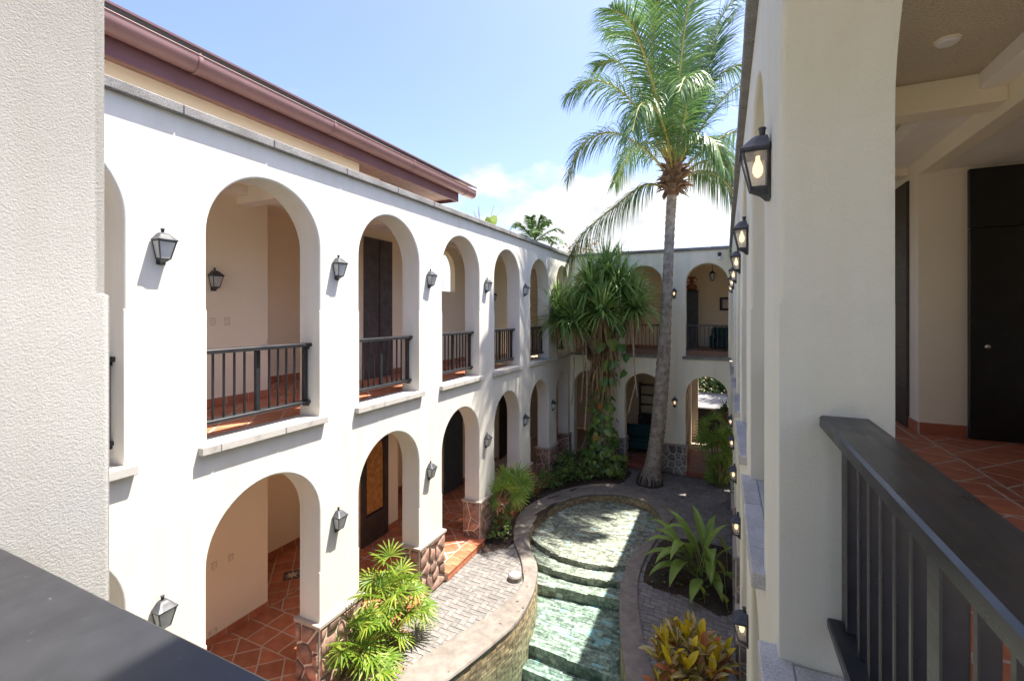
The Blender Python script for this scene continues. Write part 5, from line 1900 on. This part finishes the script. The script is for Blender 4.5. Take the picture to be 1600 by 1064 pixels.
t = thing('climbing_vine', (-3.4, 14.4, .05), 'heart leaved vine climbing the trunk of the sword leaved tree', 'vine')
vb, vd = MB(), MB()
for k in range(260):
    z = .3 + 3.1 * R.random() ** 1.2
    w = (.78 - .16 * z if z < 2.6 else .36) * R.uniform(.6, 1.25)
    a = R.uniform(-math.pi, 0.3)
    c_ = V((-3.62 + math.cos(a) * w * R.uniform(.5, 1.0), 14.75 + math.sin(a) * w * R.uniform(.5, 1), z))
    n_ = V((math.cos(a) + R.uniform(-.5, .5), math.sin(a) - .3 + R.uniform(-.4, .4), R.uniform(.0, 1.1)))
    heart_leaf(vb if R.random() < .97 else vd, c_, n_, R.uniform(.10, .25))
for x, z in ((-3.15, 4.4), (-2.85, 4.25), (-2.72, 3.95), (-3.05, 3.75), (-2.75, 3.45), (-3.3, 4.7), (-3.4, 3.7), (-3.1, 3.2), (-3.5, 4.3), (-2.9, 4.8), (-3.2, 5.0), (-3.45, 3.2)):
    heart_leaf(vb, V((x, 14.1, z)), V((R.uniform(-.7, .7), -1, R.uniform(.1, .9))), R.uniform(.24, .36))
st = MB()
for k in range(14):
    a = R.uniform(-3, 0)
    st.tube(spline([(-3.62 + math.cos(a) * .3, 14.75 + math.sin(a) * .3, .05), (-3.6 + math.cos(a + .4) * .25, 14.75 + math.sin(a + .4) * .3, 1.4), (-3.58 + math.cos(a + .9) * .25, 14.7 + math.sin(a + .9) * .25, 3.0), (-3.2 + R.uniform(-.3, .3), 14.2, 4.2 + R.uniform(-.5, .6))], 10), .013, 5)
obj('stem', st, M['root'], t)
obj('leaves', vb, M['heart'], t)
obj('rusty_leaves', vd, M['heart_dry'], t)


# fan-leaved palms -----------------------------------------------------
def fan(mb, c, ax, nrm, size, n=13, spread=2.5, wid=.022, droop=.25):
    """leaf of radiating fingers: c = hub, ax = middle direction, nrm = facing"""
    ax = ax.normalized()
    nrm = (nrm - ax * nrm.dot(ax)).normalized()
    sd = nrm.cross(ax)
    for k in range(n):
        a = -spread / 2 + spread * k / (n - 1)
        d = ax * math.cos(a) + sd * math.sin(a)
        l_ = size * (1 - .18 * abs(a) / (spread / 2)) * R.uniform(.9, 1.05)
        ps = [c, c + d * l_ * .45 + nrm * .03 * l_, c + d * l_ * .8 - V((0, 0, droop * .25 * l_)), c + d * l_ - V((0, 0, droop * .55 * l_))]
        wv = (d.cross(nrm) + nrm * R.uniform(-.35, .35)).normalized()
        mb.strip(ps, [wid * .45, wid, wid * .8, .001], [wv] * 4, .35)


def fan_palm(name, base, label, stems, mat, sm='stem_green', n=12, size=.38, wid=.024, spread=2.6, lean=.3, cnt=7, group=None, face=None, droop=.35):
    t = thing(name, base, label, 'palm', group)
    b = V(base)
    for (dx, dy, h) in stems:
        top = b + V((dx * 1.15, dy * 1.15, h))
        sb = MB()
        sb.tube(spline([b + V((dx * .5, dy * .5, -.03)), b + V((dx * .8, dy * .8, h * .55)), top], 6), .018, 6)
        s_ = obj('stem', sb, M[sm], t, smooth=60)
        for k in range(cnt):
            a = k * 2.4 + R.uniform(-.4, .4)
            el = R.uniform(-.1, 1.15)
            d = V((math.cos(a) * math.cos(el), math.sin(a) * math.cos(el), math.sin(el)))
            L = R.uniform(.18, .36)
            st_ = b + V((dx, dy, h * R.uniform(.72, 1.0)))
            hub = st_ + d * L
            lb = MB()
            lb.tube([st_, st_ + d * L * .6 + V((0, 0, .02)), hub], .005, 4, False)
            ax = (d + V((0, 0, -.25))).normalized()
            fan(lb, hub, ax, (V((0, 0, 1)) + V((0, -.5, .2)) * .6 - ax * .1) if face is None else V(face) + rnd_dir() * .45, size * R.uniform(.8, 1.1), n, spread, wid, droop)
            obj('fan_leaf', lb, M[mat], t, at=st_)
    return t


fan_palm('lady_palm', (-4.74, 5.38, .02), 'bright yellow green fan leaved palm against the near stone pier, in full sun',
         [(-.05, .45, 1.05), (.10, .50, .85), (.0, .2, .95), (-.08, -.05, .8), (.12, .1, .5), (.15, .38, .42), (-.05, -.3, .6), (.18, -.2, .35), (-.08, -.5, .5), (.05, .62, .5), (.2, -.45, .3)], 'fan', n=14, size=.35, wid=.0135, spread=3.9, cnt=5)
fan_palm('fan_palm', (-4.66, 9.65, .02), 'young fan palm with a few round leaves in front of the second slate pier',
         [(.0, .0, 1.0), (.05, .25, 1.15)], 'fan_dark', n=20, size=.46, wid=.018, spread=4.3, cnt=5, face=(.35, -1, .7), droop=.12)
fan_palm('lady_palm', (-.10, 15.2, .02), 'tall clump of narrow fan leaves in the far right corner against the shaded wall',
         [(-.12, -.15, 1.9), (-.3, -.05, 1.75), (.05, -.2, 1.5), (-.15, -.3, 1.25), (-.25, -.2, 1.5), (.05, -.3, .9), (-.05, -.35, .6), (-.02, -.2, .35)], 'fan_dark', n=12, size=.36, wid=.0155, spread=3.6, cnt=7, face=(.0, -1, .8), droop=.2)

# ground cover under the sword-leaved tree -----------------------------
mb = MB()
for k in range(9500):
    y = R.uniform(9.2, 15.5); x = R.uniform(-4.98, -2.7)
    if not inside((x, y), BED_B): continue
    e = .40 + .15 * math.sin(x * 5 + y * 3.1) + .12 * math.sin(y * 7.3)
    if R.random() < .15: e += .15
    z = .05 + e * R.random() ** .6
    c_ = V((x, y, z))
    for q in range(2):
        d = rnd_dir(-.1, .9)
        s_ = R.uniform(.045, .085)
        sd = d.cross(rnd_dir()).normalized()
        mb.add([c_, c_ + d * s_ * .5 + sd * s_ * .34, c_ + d * s_, c_ + d * s_ * .5 - sd * s_ * .34], [(0, 1, 2, 3)])
obj('ground_cover', mb, M['cover'], kind='stuff')
mb = MB()
for k in range(300):
    y = R.uniform(8.9, 11.2) if k % 3 else R.uniform(5.4, 7.1); x = R.uniform(-1.4, .1) if k % 3 else R.uniform(-.9, .1)
    if not inside((x, y), BED_R if k % 3 else BED_C): continue
    if R.random() < .7: continue
    for q in range(5):
        d = rnd_dir(0, .8); s_ = R.uniform(.03, .06); sd = d.cross(rnd_dir()).normalized(); c_ = V((x, y, .05))
        mb.add([c_, c_ + d * s_ * .5 + sd * s_ * .4, c_ + d * s_, c_ + d * s_ * .5 - sd * s_ * .4], [(0, 1, 2, 3)])
obj('weeds', mb, M['cover'], kind='stuff')

# broad strap-leaved plant -----------------------------------------------
t = thing('strap_leaf_plant', (-.45, 9.75, .03), 'clump of broad arching strap leaves on dark soil by the shaded wall', 'plant')
bs = V((-.42, 9.75, .03))
spec = [(-2.75, 1.0, 1.25, .075, .55), (-2.3, .9, 1.3, .08, .6), (-1.9, .8, 1.25, .08, .7), (-1.55, .95, 1.2, .075, .75), (-1.2, .75, 1.15, .08, .7), (-.9, .6, 1.0, .07, .8), (3.0, 1.15, 1.3, .07, .55), (2.5, 1.2, 1.3, .07, .5),
        (1.9, 1.25, 1.3, .065, .45), (1.2, 1.2, 1.15, .06, .5), (.4, 1.25, 1.1, .065, .5), (-2.55, .65, 1.1, .07, .6), (-2.95, .7, 1.15, .07, .55), (-2.05, 1.2, 1.45, .085, .75), (-1.7, .5, 1.0, .07, .5), (2.8, .8, 1.1, .06, .5), (-.5, 1.2, 1.2, .065, .6), (-1.35, 1.25, 1.3, .08, .85), (-2.45, 1.3, 1.5, .07, .7), (2.1, .8, 1.05, .055, .5)]
for a, el, L, w, sg in spec:
    a += R.uniform(-.12, .12)
    d = V((math.cos(a) * math.cos(el), math.sin(a) * math.cos(el), math.sin(el)))
    b0 = bs + V((R.uniform(-.14, .14), R.uniform(-.18, .18), 0))
    lb = MB()
    stl = .42
    lb.tube([b0, b0 + d * stl * .5, b0 + d * stl], .010, 5, False)
    blade(lb, b0 + d * stl, (d + V((0, 0, -.12))).normalized(), L * .78, w * 1.4, sg * 1.3, 8, .3, peak=.42)
    obj('leaf', lb, M['strap'], t, at=b0)
for x, y, h in ((.02, 9.35, .75), (-.02, 9.05, .5), (-.32, 8.9, .35), (.05, 8.85, .3), (.06, 10.0, 1.0)):
    lb = MB(); b0 = V((x, y, .03))
    lb.tube([b0, b0 + V((-.02, -.03, h * .45))], .009, 5, False)
    blade(lb, b0 + V((-.02, -.03, h * .45)), V((-.25, -.35, 1)), h * .75, .06, .9, 7, .3)
    obj('leaf', lb, M['strap'], t, at=b0)

# croton ------------------------------------------------------------------
t = thing('croton', (-.38, 6.35, .03), 'croton with yellow, red and veined green leaves at the bottom edge', 'shrub')
cy_, cr_, cv_, cs_ = MB(), MB(), MB(), MB()
for k in range(34):
    a = k * 2.4; r0 = .50 * math.sqrt((k + .5) / 34)
    top = V((-.38 + r0 * math.cos(a) * .95, 6.38 + r0 * math.sin(a) * 1.1, .50 + .42 * (1 - (r0 / .55) ** 2) + R.uniform(-.08, .1)))
    cs_.tube([(-.38 + r0 * .25 * math.cos(a), 6.38 + r0 * .25 * math.sin(a), .0), tuple(top - V((0, 0, .2))), tuple(top)], .010, 5, False)
    nl = R.choice((8, 9, 10))
    for j in range(nl):
        b = j * 2.4 + a; young = j < 3
        el = (1.15 if young else .75 - .13 * (j - 3)) + R.uniform(-.2, .2)
        d = V((math.cos(b) * math.cos(el), math.sin(b) * math.cos(el), math.sin(el)))
        p0 = top - V((0, 0, .015 * j))
        which = cy_ if (young and R.random() < .62) else (cr_ if R.random() < .27 else cv_)
        blade(which, p0 + d * .02, d, R.uniform(.17, .27), R.uniform(.040, .060), .9, 6, .28, peak=.5)
obj('stems', cs_, M['bark'], t)
obj('yellow_leaves', cy_, M['croton_yellow'], t)
obj('red_leaves', cr_, M['croton_red'], t)
obj('veined_leaves', cv_, M['croton_vein'], t)

# fallen leaves on the paving and the pool rim
mb = MB()
for k in range(420):
    x, y = R.uniform(-4.9, .1), R.uniform(4.8, 15.5)
    if inside((x, y), pin) or R.random() < .55: continue
    z = .06 if inside((x, y), pout) else .008
    a = R.uniform(0, 6.3); s_ = R.uniform(.012, .04)
    d = V((math.cos(a), math.sin(a), R.uniform(0, .25))); sd = V((-math.sin(a), math.cos(a), R.uniform(-.2, .2)))
    c_ = V((x, y, z))
    mb.add([c_, c_ + d * s_ + sd * s_ * .45 + V((0, 0, .006)), c_ + d * s_ * 2, c_ + d * s_ - sd * s_ * .45], [(0, 1, 2, 3)])
obj('fallen_leaves', mb, M['boot'], kind='stuff')

# fern in the planter --------------------------------------------------------
t = thing('potted_fern', (.0, 18.9, F1 + 1.4), 'bushy fern growing from the stone planter', 'fern')
mb = MB()
for k in range(150):
    d = rnd_dir(-.1, 1); sword(mb, V((0, 18.9, F1 + 1.4)), d, R.uniform(.4, .75), .022, R.uniform(1, 2.2), 5)
obj('fronds', mb, M['sword'], t)


# trees beyond the roofs ---------------------------------------------------------
def leafy_tree(name, base, h, rx, label, mat, n=2600, ls=.22, trunk=.14, zc=.68, group=None, clumps=26):
    t = thing(name, base, label, 'tree', group)
    b = V(base)
    tb = MB()
    tb.tube(spline([b - V((0, 0, .1)), b + V((.1, 0, h * .3)), b + V((-.05, .1, h * .62)), b + V((0, 0, h * .85))], 8), [trunk * (1 - .1 * i) for i in range(9)], 8)
    cl = []
    for k in range(clumps):
        d = rnd_dir(-.55, 1)
        q = b + V((d.x * rx * R.uniform(.35, .95), d.y * rx * R.uniform(.35, .95), h * zc + d.z * h * (1 - zc) * R.uniform(.6, 1.0)))
        cl.append((q, rx * R.uniform(.22, .38)))
        tb.tube(spline([b + V((0, 0, h * R.uniform(.35, .6))), b * .4 + q * .6 + V((0, 0, -.1)), q], 5), [trunk * .4 * (1 - .15 * i) for i in range(6)], 5, False)
    obj('trunk', tb, M['twig'], t, smooth=60)
    lb = MB()
    for k in range(n):
        q, r_ = R.choice(cl)
        c_ = q + rnd_dir() * r_ * R.random() ** .45
        d = rnd_dir(-.5, .6); s_ = ls * R.uniform(.6, 1.25)
        sd = d.cross(rnd_dir()).normalized()
        lb.add([c_, c_ + d * s_ * .5 + sd * s_ * .32, c_ + d * s_, c_ + d * s_ * .5 - sd * s_ * .32], [(0, 1, 2, 3)])
    obj('crown', lb, M[mat], t)
    return t


leafy_tree('broadleaf_tree', (2.2, 24.5, 0), 10.4, 2.2, 'dense green tree rising behind the far wall at the right corner', 'tree_far', 4200, .24)
leafy_tree('broadleaf_tree', (-10.2, 12.0, 0), 7.8, 2.0, 'green tree seen through the arched window of the upper gallery', 'tree_far', 3200, .22)
leafy_tree('broadleaf_tree', (-2.2, 27.5, 0), 6.2, 2.6, 'green tree beyond the pale terrace, seen through the far lower arch', 'tree_far', 3600, .24)
leafy_tree('broadleaf_tree', (.4, 25.2, 0), 5.4, 2.4, 'low dark tree filling the far right lower arch beyond the terrace', 'tree_far', 6500, .24, zc=.42, clumps=60)
leafy_tree('flowering_tree', (-6.9, 24, 0), 9.3, 1.9, 'sparse rust and pink blossoming treetop above the far corner', 'tree_bloom', 1100, .15, .1, .8, None, 30)
t = thing('royal_palm', (-12.18, 30, 0), 'small distant palm top above the sunlit parapet', 'palm tree')
tb = MB(); tb.tube([(-12.18, 30, -.1), (-12.15, 30, 5), (-12.18, 30, 10.2)], [.25, .2, .15], 10)
obj('trunk', tb, M['trunk'], t, smooth=60)
for k in range(15):
    a = k * 2.4; el = 1.3 - 1.35 * (k / 15)
    d = V((math.cos(a) * math.cos(el), math.sin(a) * math.cos(el), math.sin(el)))
    h0 = V((-12.18, 30, 10.3))
    pts = spline([h0, h0 + d * 1.0, h0 + d * 1.8 + V((0, 0, -.15)), h0 + d * 2.3 + V((0, 0, -.6))], 22)
    lb = MB(); lb.tube(pts, .03, 4, False)
    for i in range(3, 23):
        T_ = (pts[min(i + 1, 22)] - pts[i - 1]).normalized(); S = T_.cross(V((0, 0, 1)))
        S = S.normalized() if S.length > .1 else V((1, 0, 0))
        for s in (-1, 1):
            for q in (0, .5):
                dd = (T_ * .7 + S * s + V((0, 0, R.uniform(-.4, .4)))).normalized()
                p = pts[i] + T_ * q * .1
                lb.strip2([p, p + dd * .3, p + dd * .55 - V((0, 0, .12))], [.03, .03, 0], T_)
    obj('frond', lb, M['tree_far'], t, at=h0)
t = thing('bare_tree', (-12.0, 21.5, 0), 'leafless twigs of a bare tree rising behind the sunlit parapet', 'tree')
tb = MB()


def twigs(p, d, L, r, n):
    q = p + d * L
    tb.tube(spline([p, (p + q) * .5 + rnd_dir() * L * .05, q], 4), [r * (1 - .1 * i) for i in range(5)], 5, False)
    if n:
        for k in range(2 if R.random() < .6 else 3):
            twigs(p + d * L * R.uniform(.55, 1), (d + rnd_dir(-.1, .6) * .38).normalized(), L * R.uniform(.55, .8), r * .62, n - 1)


twigs(V((-12.0, 21.5, -.1)), V((0, 0, 1)), 5.6, .12, 0)
for k in range(5):
    twigs(V((-12.0, 21.5, 5.2)), V((R.uniform(-.35, .3), R.uniform(-.3, .3), 1)).normalized(), 2.6, .06, 3)
obj('branches', tb, M['twig'], t, smooth=60)
t = thing('big_leaf_plant', (-8.84, 17, 7.26), 'single big round green leaf poking above the sunlit parapet', 'plant')
mb = MB(); mb.tube([(-8.84, 17, 6.0), (-8.86, 17, 8.8)], .03, 6)
obj('stalk', mb, M['stem_green'], t)
mb = MB(); heart_leaf(mb, V((-8.86, 16.95, 9.22)), V((.25, -1, .35)), .52, .25)
obj('leaf', mb, M['strap'], t)
